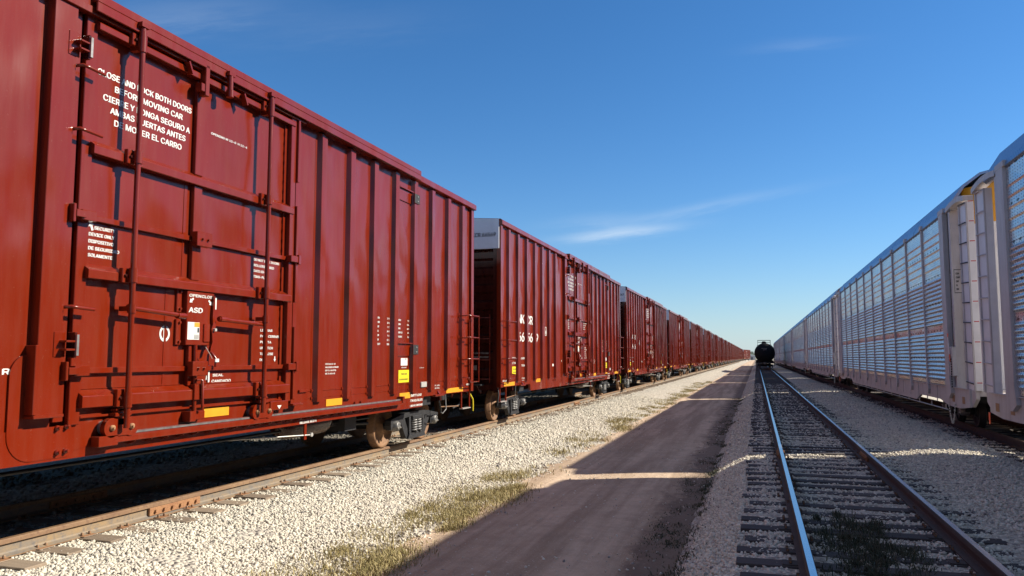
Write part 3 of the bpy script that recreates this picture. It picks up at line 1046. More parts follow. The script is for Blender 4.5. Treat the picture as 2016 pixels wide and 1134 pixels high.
def make_boxcar():
    root = empty('boxcar', (LX, CY, LZ))
    red = M['red']
    Y0, Y1 = -1.50, 17.38
    D0, D1 = 5.98, 9.78         # door opening
    # ---- side walls
    w = car()
    w.box(SH - 0.05, SH, Y0 + 0.02, D0 - 0.12, 1.0, 5.25, red)
    w.box(SH - 0.05, SH, D1, Y1 - 0.02, 1.0, 5.25, red)
    w.box(SH - 0.16, SH - 0.10, D0 - 0.2, D1 + 0.1, 0.95, 5.25, red)
    ribs_r = [10.57, 11.48, 12.32, 13.18, 14.02, 14.90, 15.79, 16.65]
    ribs_l = [4.40, 3.56, 2.70, 1.86, 0.98, 0.09, -0.77]
    for y in ribs_r + ribs_l:
        w.prism([(SH - 0.004, y - 0.115), (RB, y - 0.075), (RB, y + 0.075), (SH - 0.004, y + 0.115)], 'z', 1.07, 5.18, red)
        w.prism([(SH - 0.004, y - 0.115), (RB, y - 0.075), (RB, y + 0.075), (SH - 0.004, y + 0.115)], 'z', 1.045, 1.07, red)
    # corner posts
    for y0, y1 in ((Y0, Y0 + 0.16), (Y1 - 0.16, Y1)):
        w.box(SH - 0.06, RB - 0.02, y0, y1, 0.93, 5.25, red)
    allr = sorted(ribs_r + [9.78 + 0.25, Y1 - 0.1])
    for a, b in zip(allr[:-1], allr[1:]):
        w.box(SH - 0.004, SH + 0.008, a + 0.18, b - 0.12, 1.205, 1.222, red)
        w.box(SH - 0.004, SH + 0.005, a + 0.22, b - 0.12, 1.10, 1.108, red)
        w.box(SH - 0.004, SH + 0.022, b - 0.155, b - 0.12, 1.195, 1.235, red)
        w.box(SH - 0.004, SH + 0.018, b - 0.155, b - 0.12, 1.085, 1.12, red)
        w.box(SH - 0.004, SH + 0.004, b - 0.165, b - 0.158, 1.22, 5.1, red)
    allr = sorted(ribs_l + [Y0 + 0.1, 5.3])
    for a, b in zip(allr[:-1], allr[1:]):
        w.box(SH - 0.004, SH + 0.008, a + 0.12, b - 0.12, 1.205, 1.222, red)
    # far side: plain wall with ribs
    fx = 2 * LX - SH
    w.box(fx, fx + 0.05, Y0 + 0.02, Y1 - 0.02, 0.75, 5.25, red)
    for y in ribs_r + ribs_l + [5.3, 6.2, 7.1, 8.0, 8.9, 9.8]:
        w.prism([(fx + 0.004, y - 0.115), (2 * LX - RB, y - 0.075), (2 * LX - RB, y + 0.075), (fx + 0.004, y + 0.115)], 'z', 1.0, 5.18, red)
    w.build('side_wall', root, 0.006)

    # ---- side sill: deep between the trucks, stepped up at the ends
    s = car()
    for xx0, xx1 in ((SH - 0.045, SH + 0.012), (fx - 0.012, fx + 0.045)):
        s.prism([(Y0, 0.93), (Y0 + 2.90, 0.93), (Y0 + 2.98, 0.735), (Y1 - 2.86, 0.735), (Y1 - 2.78, 0.93), (Y1, 0.93), (Y1, 1.05), (Y0, 1.05)], 'x', xx0, xx1, red)
        s.box(xx0 - 0.05 if xx0 < LX else xx0 - 0.06, xx0 + 0.004, Y0 + 3.0, Y1 - 2.9, 0.737, 0.75, red)
    # brackets (jacking pads) where the sill steps
    for y in (Y1 - 2.05, Y0 + 2.05):
        s.box(SH - 0.02, SH + 0.07, y - 0.24, y + 0.24, 0.905, 0.945, red)
        s.prism([(SH + 0.012, 0.945), (SH + 0.06, 0.945), (SH + 0.012, 1.03)], 'y', y - 0.02, y + 0.02, red)
    for y in (11.75, 11.95, 4.2, 4.4):
        s.lathe([(0.0, 0.02), (0.03, 0.02)], (SH + 0.012, y, 0.965), 'x', red, 8)
    s.build('side_sill', root, 0.006)

    # ---- doubler plate with rounded corners and bolts, left of the door
    d = car()
    pl = []
    for cx, cz, a0 in ((5.42 + 0.32, 1.78 - 0.3, 180), ):
        pass
    def arc(cy, cz, r, a0, a1, n=8):
        return [(cy + r * math.cos(R(a0 + (a1 - a0) * k / n)), cz + r * math.sin(R(a0 + (a1 - a0) * k / n))) for k in range(n + 1)]
    pl = [(5.56, 1.76)] + arc(5.60, 1.55, 0.20, 100, 180) + arc(5.66, 1.02, 0.26, 180, 270) + arc(6.05, 0.86, 0.10, 270, 330) + [(6.30, 0.84), (6.30, 1.06), (5.86, 1.06), (5.56, 1.06)]
    d.prism(pl, 'x', SH - 0.01, SH + 0.020, red)
    for y, z in ((5.925, 1.065), (6.03, 1.07), (5.935, 0.835), (6.03, 0.84)):
        d.lathe([(0.0, 0.026), (0.022, 0.026), (0.022, 0.016), (0.05, 0.016)], (SH + 0.020, y, z - 0.02), 'x', red, 8)
    d.prism(arc(5.56, 1.38, 0.014, 90, 270) + arc(5.66, 1.38, 0.014, -90, 90), 'x', SH + 0.018, SH + 0.030, red)
    d.build('doubler_plate', root, 0.003)

    # ---- roof
    r = car()
    ex, ex2 = RB + 0.03, 2 * LX - RB - 0.03
    r.prism([(ex, 5.22), (ex, 5.33), (ex - 0.05, 5.37), (LX, 5.47), (ex2 + 0.05, 5.37), (ex2, 5.33), (ex2, 5.22), (ex2 + 0.1, 5.22), (ex - 0.1, 5.22)][0:7] + [(ex2 + 0.12, 5.20), (ex - 0.12, 5.20)], 'y', Y0 - 0.03, Y1 + 0.03, red)
    for k in range(17):
        y = Y0 + 0.6 + k * 1.1
        r.prism([(ex - 0.06, 5.372), (LX, 5.475), (ex2 + 0.06, 5.372), (LX, 5.50)], 'y', y - 0.04, y + 0.04, red)
    r.build('roof', root, 0.006)

    # ---- ends: corrugated, with corner posts and a white placard plate along the top
    for sgn in (-1, 1):
        e = car()
        ye = Y0 if sgn < 0 else Y1
        prof = []
        z = 1.0
        k = 0
        while z < 4.55:
            prof += [(ye - sgn * 0.12, z), (ye - sgn * 0.12, z + 0.16), (ye - sgn * 0.05, z + 0.22), (ye - sgn * 0.05, z + 0.38)]
            z += 0.445
        prof = [p for p in prof if p[1] < 4.58] + [(ye - sgn * 0.10, 4.58), (ye - sgn * 0.10, 5.22)]
        back = [(ye - sgn * 0.2, 5.22), (ye - sgn * 0.2, 1.0)]
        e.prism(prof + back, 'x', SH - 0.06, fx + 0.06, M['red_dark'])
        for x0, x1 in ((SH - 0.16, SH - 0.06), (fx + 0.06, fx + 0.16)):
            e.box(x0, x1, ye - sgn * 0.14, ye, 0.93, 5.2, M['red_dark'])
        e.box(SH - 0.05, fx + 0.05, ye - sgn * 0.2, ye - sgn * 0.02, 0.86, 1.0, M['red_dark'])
        e.build('end_wall', root)
        p = car()
        p.prism([(SH + 0.01, 4.58), (fx - 0.01, 4.58), (fx - 0.01, 5.36), (LX, 5.46), (SH + 0.01, 5.36)], 'y', ye - sgn * 0.06, ye + sgn * 0.045, M['plate_white'])
        p.build('end_plate', root, 0.004)
        g_ = car()
        for z in (2.75, 2.2, 1.65, 1.15):
            yy = ye + sgn * 0.07
            g_.tube([(SH - 0.25, ye - sgn * 0.03, z), (SH - 0.25, yy, z), (SH - 0.85, yy, z), (SH - 0.85, ye - sgn * 0.03, z)], 0.011, red, 6)
        for xx in (SH - 0.25, SH - 0.85):
            g_.tube([(xx, ye + sgn * 0.0, 1.05), (xx, ye + sgn * 0.0, 2.85)], 0.014, red, 6)
        g_.build('end_ladder', root)
        # crossover platform and brake gear
        c2 = car()
        c2.box(SH - 0.4, SH - 2.45, ye + sgn * 0.02, ye + sgn * 0.28, 0.98, 1.02, M['steel_dark'])
        for xx in (SH - 0.5, SH - 1.4, SH - 2.3):
            c2.prism([(ye, 0.76), (ye + sgn * 0.27, 0.98), (ye, 0.98)], 'x', xx - 0.015, xx + 0.015, M['red_dark'])
        c2.build('crossover_platform', root)
        coupler(root, 0, (Y1 - CY - 0.1) * sgn, sgn, M['steel_dark'])
        # trainline hose
        h = car()
        yy = ye + sgn * 0.1
        h.tube([(LX + 0.45, yy, 0.85), (LX + 0.5, yy + sgn * 0.15, 0.72), (LX + 0.48, yy + sgn * 0.3, 0.5), (LX + 0.4, yy + sgn * 0.55, 0.42)], 0.022, M['black_part'], 8)
        h.build('air_hose', root)
        # side ladder
        l = car()
        ex_ = -6.20
        ya, yb = (ye - sgn * 0.86, ye - sgn * 0.10)
        for z in (2.67, 2.17, 1.68):
            l.tube([(SH, ya, z - 0.02), (ex_ - 0.03, ya, z - 0.02), (ex_, ya, z), (ex_, yb, z), (ex_ - 0.03, yb + sgn * 0.02, z - 0.005), (SH - 0.05, yb + sgn * 0.02, z - 0.005)], 0.0125, red, 8)
            l.box(SH - 0.004, SH + 0.02, ya - 0.03, ya + 0.03, z - 0.06, z + 0.04, red)
        z = 1.155
        l.tube([(SH, ya + sgn * 0.05, z + 0.12), (ex_, ya + sgn * 0.12, z + 0.10), (ex_, ya + sgn * 0.22, z), (ex_, yb, z), (SH, yb, z)], 0.0125, red, 8)
        l.tube([(ex_, yb, 2.69), (ex_, yb, 1.14)], 0.0125, red, 8)
        l.tube([(SH + 0.03, ye - sgn * 0.22, 2.60), (SH + 0.03, ye - sgn * 0.22, 1.35)], 0.02, red, 8)
        l.build('side_ladder', root)
        # stirrup step under the corner
        st = car()
        y_a, y_b = ye - sgn * 0.62, ye - sgn * 0.1
        for y in (y_a, y_b):
            st.box(SH - 0.03, SH + 0.005, y - 0.022, y + 0.022, 0.56, 0.95, red)
        st.box(SH - 0.06, SH + 0.03, min(y_a, y_b), max(y_a, y_b), 0.54, 0.565, M['galv'])
        st.build('stirrup_step', root, 0.004)
        # yellow glad-hand hose dropping at the corner, uncoupling lever
        hl = car()
        hl.tube([(SH - 0.02, ye - sgn * 0.02, 0.86), (SH + 0.02, ye + sgn * 0.06, 0.74), (SH + 0.01, ye + sgn * 0.11, 0.58), (SH, ye + sgn * 0.12, 0.46)], 0.017, M['sign_yellow'] if sgn > 0 else M['black_part'], 8)
        hl.build('corner_hose', root)
        ul = car()
        ul.tube([(SH - 0.06, ye - sgn * 1.7, 0.66), (SH - 0.06, ye - sgn * 1.2, 0.64), (SH - 0.05, ye - sgn * 0.7, 0.62)], 0.013, M['rust_wheel'], 6)
        ul.tube([(SH - 0.02, ye - sgn * 1.55, 0.93), (SH - 0.02, ye - sgn * 1.5, 0.60), (SH - 0.02, ye - sgn * 1.7, 0.52), (SH - 0.02, ye - sgn * 1.8, 0.56)], 0.013, M['steel_mid'], 6)
        ul.build('lever_rod', root)

    # ---- underframe and brake gear
    u = car()
    u.box(LX - 0.33, LX + 0.33, Y0 + 0.2, Y1 - 0.2, 0.62, 1.0, M['steel_dark'])
    u.box(SH - 0.1, fx + 0.1, Y0 + 0.1, Y1 - 0.1, 0.985, 1.0, M['red_dark'])
    for y in np.arange(Y0 + 1.4, Y1 - 1, 1.75):
        u.prism([(SH - 0.05, 0.80), (LX + 0.33, 0.66), (LX - 0.33, 0.66), (fx + 0.05, 0.80), (fx + 0.05, 0.985), (SH - 0.05, 0.985)], 'y', y - 0.05, y + 0.05, M['red_dark'])
    for y in (CY - 7.05, CY + 7.05):
        u.box(SH - 0.1, fx + 0.1, y - 0.22, y + 0.22, 0.74, 0.98, M['steel_dark'])
    u.tube([(LX + 0.95, 5.2, 0.6), (LX + 0.95, 13.2, 0.6)], 0.018, M['steel_dark'], 6)
    u.tube([(LX + 0.6, 1.2, 0.55), (LX + 0.6, 14.2, 0.55)], 0.02, M['steel_dark'], 6)
    u.build('underframe', root)
    a = car()
    a.lathe([(-0.75, 0.0), (-0.72, 0.12), (-0.62, 0.18), (-0.5, 0.205), (0.5, 0.205), (0.62, 0.18), (0.72, 0.12), (0.75, 0.0)], (SH - 0.55, 11.1, 0.66), 'y', M['red_dark'], 24)
    a.build('air_reservoir', root)
    v = car()
    v.lathe([(-0.22, 0.14), (0.22, 0.14), (0.26, 0.08)], (SH - 0.9, 11.9, 0.55), 'y', M['steel_dark'], 16)
    v.box(SH - 0.7, SH - 0.35, 12.1, 12.5, 0.45, 0.75, M['steel_dark'])
    v.tube([(SH - 0.55, 11.8, 0.58), (SH - 0.55, 12.3, 0.55), (SH - 0.5, 13.2, 0.50)], 0.03, M['steel_dark'], 8)
    v.build('brake_cylinder', root)
    rb = car()
    rb.box(SH - 0.02, SH, 10.28, 10.34, 0.50, 0.74, red)
    rb.tube([(SH - 0.6, 9.2, 0.575), (SH + 0.0, 10.31, 0.565), (SH + 0.01, 10.42, 0.56)], 0.010, M['galv'], 6)
    rb.lathe([(-0.012, 0.03), (0.012, 0.03)], (SH + 0.01, 10.46, 0.56), 'x', M['galv'], 12)
    rb.build('release_rod', root)

    for y in (-7.05, 7.05):
        truck(root, 0, y)

    # ---- door track ledge, with small gussets, and upper track cap
    k = car()
    k.box(SH, -6.31, 6.35, 13.43, 0.895, 0.915, red)
    k.box(-6.335, -6.307, 6.35, 13.43, 0.845, 0.905, red)
    k.box(-6.375, -6.335, 6.70, 13.40, 0.915, 0.945, M['steel_mid'])
    k.box(-6.40, -6.295, 6.33, 6.58, 0.82, 0.925, red)
    k.box(-6.40, -6.29, 13.38, 13.46, 0.88, 0.99, red)
    y = 6.6
    while y < 13.0:
        k.prism([(SH + 0.01, 0.895), (-6.32, 0.895), (-6.325, 0.83), (SH + 0.01, 0.80)], 'y', y - 0.008, y + 0.008, red)
        y += 0.245
    k.build('door_track', root, 0.004)
    c = car()
    c.box(RB - 0.08, -6.25, 6.02, 14.02, 5.30, 5.39, red)
    c.box(-6.275, -6.25, 6.02, 14.02, 5.20, 5.30, red)
    c.box(RB - 0.05, RB + 0.05, 5.55, 9.95, 5.17, 5.25, red)
    c.build('upper_door_track', root, 0.006)

    # ---- door posts
    p = car()
    p.box(SH - 0.06, -6.33, 5.605, 5.87, 1.165, 5.20, red)
    p.box(SH - 0.08, -6.40, 5.87, 5.985, 1.10, 5.20, red)
    p.box(SH, -6.30, 5.56, 5.60, 1.19, 1.83, red)
    p.box(SH, -6.285, 5.56, 5.89, 1.155, 1.185, red)
    p.build('door_post', root, 0.005)
    p = car()
    p.box(SH - 0.06, -6.36, 9.80, 9.90, 1.05, 5.20, red)
    p.box(SH - 0.06, -6.30, 9.755, 9.80, 1.12, 2.15, red)
    p.box(SH - 0.06, -6.30, 9.755, 9.80, 2.5, 3.9, red)
    p.box(SH - 0.06, -6.30, 9.755, 9.80, 4.25, 5.18, red)
    p.box(SH, -6.28, 9.74, 10.0, 1.035, 1.06, red)
    p.box(SH, SH + 0.03, 10.08, 10.30, 1.20, 1.24, red)
    p.build('door_post', root, 0.005)
    # door stops with a rubber-faced pad
    for zc in (4.79, 1.84):
        p = car()
        p.box(-6.335, -6.322, 5.77, 5.90, zc - 0.12, zc + 0.12, red)
        p.box(-6.33, -6.235, 5.83, 5.94, zc + 0.02, zc + 0.04, red)
        p.box(-6.33, -6.235, 5.83, 5.94, zc - 0.06, zc - 0.04, red)
        p.box(-6.33, -6.24, 5.93, 5.955, zc - 0.13, zc + 0.12, M['red_dark'])
        p.box(-6.25, -6.225, 5.935, 5.97, zc - 0.11, zc + 0.10, M['steel_mid'])
        p.build('door_stop', root, 0.004)

    # ---- the plug door
    dr = empty('door', (0, 0, 0)); dr.parent = root
    PX = -6.415
    FX = -6.33
    pn = car()
    # panel pairs with raised press seams
    pn.box(PX - 0.03, PX, 6.04, 9.73, 1.02, 5.19, red)
    for y0 in (6.19, 7.80):
        pass
    pn.box(PX, PX + 0.006, 7.545, 7.60, 2.62, 3.78, red)
    pn.box(PX, PX + 0.006, 7.30, 7.34, 1.38, 2.50, red)
    for yy in (9.55,):
        pn.box(PX, PX + 0.02, yy, yy + 0.16, 1.10, 5.05, red)
    for z, a_, b_ in ((3.115, 6.16, 9.58), (1.59, 6.16, 9.58)):
        pass
    # weld beads at panel edges
    for (a_, b_, z) in ((6.16, 7.6, 3.90), (7.8, 9.5, 3.90), (6.16, 7.6, 2.645), (7.8, 9.5, 2.645), (6.16, 7.65, 1.40), (7.8, 9.4, 1.40)):
        pn.box(PX, PX + 0.010, a_, b_, z, z + 0.012, red)
    for z0, z1 in ((1.4, 2.48), (2.65, 3.75), (3.92, 4.95)):
        z = z0
        while z < z1:
            pn.box(PX + 0.019, PX + 0.026, 9.545, 9.553, z, z + 0.05, red)
            z += 0.14
    pn.build('door_panel', dr, 0.004)
    fr = car()
    st0, st1 = 6.02, 6.155
    fr.box(PX, PX + 0.045, st0, st1, 1.06, 5.20, red)
    fr.box(PX, FX, 9.62, 9.74, 1.10, 5.18, red)
    mull = (7.66, 7.80)
    for z0, z1 in ((1.385, 2.49), (2.63, 3.765), (3.90, 5.05)):
        fr.box(PX, FX - 0.03, *mull, z0, z1, red)
    for zc, h in ((5.115, 0.105), (3.835, 0.125), (2.57, 0.125), (1.30, 0.15)):
        h += 0.01
        pr = [(PX, zc - h / 2), (FX + 0.015, zc - h / 2), (FX + 0.015, zc + h / 2 - 0.045), (PX, zc + h / 2 + 0.02)]
        fr.prism(pr, 'y', st1 - 0.03, 9.70, red)
        for yb in (6.52, 8.86):
            fr.box(FX, FX + 0.055, yb, yb + 0.10, zc - h / 2 - 0.01, zc + h / 2 + 0.01, red)
            fr.lathe([(0, 0.014), (0.02, 0.014)], (FX + 0.055, yb + 0.035, zc), 'x', M['red_dark'], 8)
    fr.box(PX, FX - 0.04, 6.16, 9.60, 1.115, 1.14, red)
    # catches on the top beam
    for y, z in ((7.36, 5.17), (8.40, 5.12)):
        fr.prism([(y, z), (y + 0.02, z + 0.01), (y + 0.09, z - 0.12), (y + 0.07, z - 0.13)], 'x', FX, FX + 0.08, red)
    fr.box(FX - 0.02, FX + 0.08, 7.66, 7.73, 4.86, 5.24, red)
    fr.box(FX - 0.02, FX + 0.07, 7.60, 7.66, 4.90, 5.0, red)
    fr.build('door_frame', dr, 0.006)
    # horizontal lock bars with hinge catches
    for z in (3.12, 1.585):
        b = car()
        b.box(PX, PX + 0.055, 6.17, 9.70, z - 0.028, z + 0.03, red)
        b.box(FX - 0.05, FX + 0.045, 5.99, 6.17, z - 0.05, z + 0.05, red)
        b.box(-6.40, -6.27, 5.875, 5.905, z - 0.09, z + 0.09, red)
        b.box(-6.33, -6.26, 5.90, 6.02, z - 0.035, z + 0.035, red)
        b.box(FX - 0.02, FX + 0.06, 7.63, 7.90, z - 0.085, z + 0.085, red)
        for dy in (-0.05, 0.05):
            b.lathe([(0, 0.014), (0.025, 0.014)], (FX + 0.06, 7.77 + dy, z), 'x', red, 8)
        b.box(FX - 0.05, FX + 0.055, 9.60, 9.80, z - 0.045, z + 0.045, red)
        b.box(FX + 0.02, FX + 0.065, 9.78, 9.84, z - 0.07, z + 0.07, red)
        b.build('lock_bar', dr, 0.005)
    for z in (4.59, 3.95, 2.2):
        b = car()
        b.tube([(-6.36, 5.885, z), (-6.27, 5.90, z + 0.005), (-6.26, 5.96, z), (-6.26, 6.16, z - 0.01)], 0.018, red, 8)
        b.build('catch_arm', dr)
    # vertical pipes
    for y, ztop in ((6.62, 5.30), (8.97, 5.30)):
        b = car()
        X = -6.235
        b.tube([(X, y, 0.99), (X, y, 5.28)], 0.030, red, 14)
        for z0, z1 in ((4.99, 5.16), (3.77, 3.90), (2.50, 2.65), (1.20, 1.36), (2.18, 2.27)):
            b.tube([(X, y, z0), (X, y, z1)], 0.043, red, 14)
            b.box(PX + 0.04, X, y - 0.028, y + 0.028, z0 + 0.02, z1 - 0.02, red)
        b.box(X - 0.06, X + 0.04, y - 0.06, y + 0.055, 5.26, 5.31, red)
        b.tube([(X, y, 5.10), (X, y, 5.22)], 0.04, red, 12)
        b.build('lock_rod', dr)
    b = car()
    b.tube([(-6.235, 8.09, 4.98), (-6.235, 8.09, 5.28)], 0.036, red, 12)
    b.tube([(-6.235, 8.09, 4.97), (-6.235, 8.09, 5.06)], 0.047, red, 12)
    b.box(-6.30, -6.20, 8.03, 8.15, 5.24, 5.29, red)
    b.build('hanger_pin', dr)
    # opening shafts and gear case
    for (ya, yb, z0, z1) in ((6.60, 7.48, 2.24, 2.19), (8.06, 8.99, 2.185, 2.15)):
        b = car()
        b.tube([(-6.27, ya, z0), (-6.27, yb, z1)], 0.028, red, 10)
        yc_ = yb - 0.08 if ya < 7 else ya + 0.08
        b.tube([(-6.27, yc_ - 0.06, z0 if ya > 7 else z1), (-6.27, yc_ + 0.06, z0 if ya > 7 else z1)], 0.036, red, 10)
        b.build('drive_shaft', dr)
    NEAR = (OFF[0] - 0.085, OFF[1] + 0.105, OFF[2])
    gb = MB(NEAR)
    gb.box(-6.335, -6.25, 7.47, 7.945, 1.86, 2.495, red)
    gb.box(-6.335, -6.30, 7.36, 7.44, 1.86, 2.16, red)
    gb.box(-6.335, -6.30, 7.36, 7.44, 2.24, 2.52, red)
    for z in (1.90, 2.12, 2.28, 2.48):
        gb.lathe([(0, 0.016), (0.02, 0.016)], (-6.30, 7.41, z), 'x', red, 8)
    gb.box(-6.25, -6.235, 7.76, 7.87, 1.90, 2.12, red)
    gbo = gb.build('gear_case', dr, 0.006)
    lv = MB(NEAR)
    pts = [(7.90, 2.46), (7.92, 2.46), (7.925, 2.25), (7.905, 2.20), (7.945, 2.14), (7.945, 2.08), (7.915, 2.03), (7.945, 1.97), (7.935, 1.88), (7.90, 1.80), (7.86, 1.78), (7.87, 1.84), (7.895, 1.9), (7.885, 2.0), (7.87, 2.05), (7.895, 2.12), (7.885, 2.2)]
    lv.prism(pts, 'x', -6.245, -6.215, red)
    lv.lathe([(0, 0.02), (0.03, 0.02)], (-6.215, 7.915, 2.05), 'x', M['galv'], 8)
    lv.tube([(-6.22, 7.78, 1.84), (-6.21, 7.86, 1.74), (-6.22, 7.90, 1.70)], 0.005, M['galv'], 5)
    lv.box(-6.225, -6.215, 7.92, 7.945, 2.30, 2.44, M['white'])
    lv.box(-6.225, -6.21, 7.955, 8.02, 1.66, 1.70, M['white'])
    lv.box(-6.325, -6.31, 7.955, 7.98, 1.42, 1.62, M['white'])
    lv.tube([(-6.30, 7.98, 1.78), (-6.24, 8.0, 1.70), (-6.24, 8.0, 1.60)], 0.018, red, 8)
    lv.build('door_lever', dr)
    b = car()
    b.tube([(-6.34, 7.74, 1.86), (-6.34, 7.76, 1.05)], 0.026, red, 8)
    b.box(-6.40, -6.29, 7.70, 7.82, 1.22, 1.40, red)
    b.tube([(-6.30, 7.74, 1.45), (-6.27, 7.80, 1.45), (-6.27, 7.82, 1.10)], 0.018, red, 8)
    b.build('centre_lock', dr, 0.004)
    b = car()
    b.box(PX, -6.32, 7.68, 7.93, 0.985, 1.085, red)
    b.box(PX, -6.29, 7.64, 7.74, 0.97, 1.09, red)
    b.build('lock_keeper', dr, 0.006)
    # roller carriages at the foot of each pipe
    for y in (6.62, 9.06):
        b = car()
        X = -6.325
        dumb = arc(y - 0.13, 1.0, 0.10, 60, 300, 12) + arc(y + 0.13, 1.0, 0.10, -120, 120, 12)
        b.prism(dumb, 'x', X - 0.025, X + 0.03, red)
        for dy in (-0.13, 0.13):
            b.lathe([(-0.09, 0.075), (0.0, 0.075)], (X - 0.02, y + dy, 1.0), 'x', M['steel_mid'], 16)
            b.lathe([(0.0, 0.03), (0.02, 0.03), (0.02, 0.012), (0.035, 0.012)], (X + 0.03, y + dy, 1.0), 'x', M['joint'], 10)
        b.box(X - 0.05, X + 0.04, y - 0.10, y + 0.12, 1.11, 1.15, red)
        b.box(X - 0.05, X + 0.03, y - 0.08, y + 0.10, 1.165, 1.19, red)
        b.box(X - 0.05, X + 0.03, y - 0.05, y + 0.06, 1.02, 1.20, red)
        b.build('roller_carriage', dr, 0.005)
    b = car()
    b.box(-6.36, -6.28, 9.20, 9.62, 1.00, 1.12, red)
    b.prism([(9.35, 1.06), (9.45, 1.06), (9.40, 1.01)], 'x', -6.28, -6.276, M['white'])
    b.build('door_bracket', dr, 0.006)

    # ---- stencilled lettering on the door
    T = PX + 0.004
    t = car()
    cx = 6.97
    for i, (ln, ya, yb, z) in enumerate((('CLOSE AND LOCK BOTH DOORS', 6.215, 7.615, 4.632), ('BEFORE MOVING CAR', 6.45, 7.47, 4.512), ('CIERRE Y PONGA SEGURO A', 6.30, 7.60, 4.385), ('AMBAS PUERTAS ANTES', 6.40, 7.53, 4.27), ('DE MOVER EL CARRO', 6.46, 7.47, 4.150))):
        add_text(t, ln, T, ya, z, 0.092, yb - ya, bold=0.034)
    t.build('lettering', dr, 0, 'white CLOSE AND LOCK BOTH DOORS warning in two languages')
    t = car()
    add_text(t, 'OPENING W 12-0  H 12-4', T, 7.985, 4.485, 0.038, 0.72)
    t.build('lettering', dr, 0, 'small white door opening size')
    t = car()
    for i, ln in enumerate(('SECURITY', 'DEVICE ONLY', 'DISPOSITIVO', 'DE SEGURIDAD', 'SOLAMENTE')):
        add_text(t, ln, T, 6.265 if i == 0 else 6.20, 3.018 - i * 0.071, 0.047, [0.27, 0.33, 0.32, 0.40, 0.31][i])
    arrow(t, T, 6.205, 3.095, 112, 0.10, M['white'])
    t.build('lettering', dr, 0, 'white SECURITY DEVICE ONLY note with arrow')
    t = car()
    for i, (ln, w_) in enumerate((('DO NOT LUBE DOORS', 0.58), ('ROLLERS LUBED', 0.46), ('DATE 03-20', 0.33), ('TIMS-PLT 4', 0.33))):
        add_text(t, ln, T, 8.925, 3.013 - i * 0.076, 0.044, w_)
    t.build('lettering', dr, 0, 'small white door lubrication note')
    t = car()
    for i, (ln, w_) in enumerate((('LIBERAR', 0.27), ('PARA CERRAR', 0.42), ('PUERTA', 0.25), ('UNLATCH', 0.29), ('TO CLOSE', 0.30), ('DOOR', 0.16))):
        add_text(t, ln, T, 9.115, 2.068 - i * 0.08, 0.045, w_)
    arrow(t, T, 9.46, 1.655, -90, 0.075, M['white'])
    t.build('lettering', dr, 0, 'white UNLATCH TO CLOSE DOOR note in two languages')
    t = MB(NEAR)
    gx_ = -6.246
    add_text(t, 'OPEN', gx_, 7.50, 2.428, 0.046, 0.20)
    add_text(t, 'CLOSE', gx_, 7.715, 2.428, 0.046, 0.225)
    arrow(t, gx_, 7.505, 2.36, 218, 0.085, M['white'])
    arrow(t, gx_, 7.90, 2.345, -45, 0.085, M['white'])
    add_text(t, 'ASD', gx_, 7.50, 2.245, 0.082, 0.235)
    t.build('lettering', dr, 0, 'white OPEN CLOSE arrows and ASD on the gear case')
    t = MB(NEAR)
    quad(t, gx_, 7.487, 7.69, 1.925, 2.13, M['white'])
    quad(t, gx_ + 0.002, 7.60, 7.688, 2.075, 2.127, M['orange'])
    quad(t, gx_ + 0.002, 7.655, 7.682, 2.01, 2.065, M['steel_dark'])
    for i in range(4):
        quad(t, gx_ + 0.002, 7.595, 7.682, 1.935 + i * 0.014, 1.942 + i * 0.014, M['steel_mid'])
    t.build('instruction_plate', dr)
    t = car()
    n = 36
    vs, fs = [], []
    for kx in range(n):
        a_ = 2 * math.pi * kx / n
        vs += [(T, 7.315 + 0.082 * math.cos(a_), 1.985 + 0.092 * math.sin(a_)), (T, 7.315 + 0.055 * math.cos(a_), 1.985 + 0.060 * math.sin(a_))]
    fs = [(2 * kx, 2 * ((kx + 1) % n), 2 * ((kx + 1) % n) + 1, 2 * kx + 1) for kx in range(n)]
    t.add(vs, fs, M['white'])
    quad(t, T + 0.001, 7.293, 7.337, 1.925, 2.045, M['white'])
    t.build('round_mark', dr)
    t = car()
    add_text(t, 'SEAL', T, 8.165, 1.482, 0.043, 0.20)
    add_text(t, 'CANDADO', T, 8.148, 1.408, 0.046, 0.365)
    arrow(t, T, 8.045, 1.50, 118, 0.10, M['white'])
    t.build('lettering', dr, 0, 'white SEAL CANDADO with arrow')

    # ---- stencils on the body
    T = SH + 0.004
    t = car()
    for i, (a_, b_) in enumerate((('EXH', '17-0'), ('EXW', '10-8'), ('EW', '9-7'), ('IL', '60-9'), ('IW', '9-6'), ('IH', '13-1'), ('CU FT', '7550'))):
        add_text(t, a_, T, 12.575, 2.405 - i * 0.078, 0.046, wscale=0.8)
        add_text(t, b_, T, 13.03, 2.405 - i * 0.078, 0.046, wscale=0.8, align='r')
    t.build('lettering', root, 0, 'white table of car dimensions')
    t = car()
    for i, (a_, b_) in enumerate((('EDR W', '9-2'), ('EDR H', '13-6'), ('EW H', '16-9'), ('EMPTY CG', '5-9'), ('FLOOR HT', '3-6'))):
        add_text(t, a_, T, 13.42, 2.40 - i * 0.078, 0.046, wscale=0.75)
        add_text(t, b_, T, 13.88, 2.40 - i * 0.078, 0.046, wscale=0.75, align='r')
    t.build('lettering', root, 0, 'second white table of dimensions')
    t = car()
    for i, ln in enumerate(('PNTD NO 03-20', 'HALLIDGES HAYWARD', 'EST 01-HAYETRL', 'SRT 78-8574-00')):
        add_text(t, ln, T, 10.83, 1.60 - i * 0.05, 0.032, [0.30, 0.40, 0.33, 0.29][i])
    t.build('lettering', root, 0, 'four small white paint lines')
    t = car()
    ts = SH + 0.016
    add_text(t, 'RELEASE ROD 4', ts, 10.13, 0.745, 0.052, 0.45)
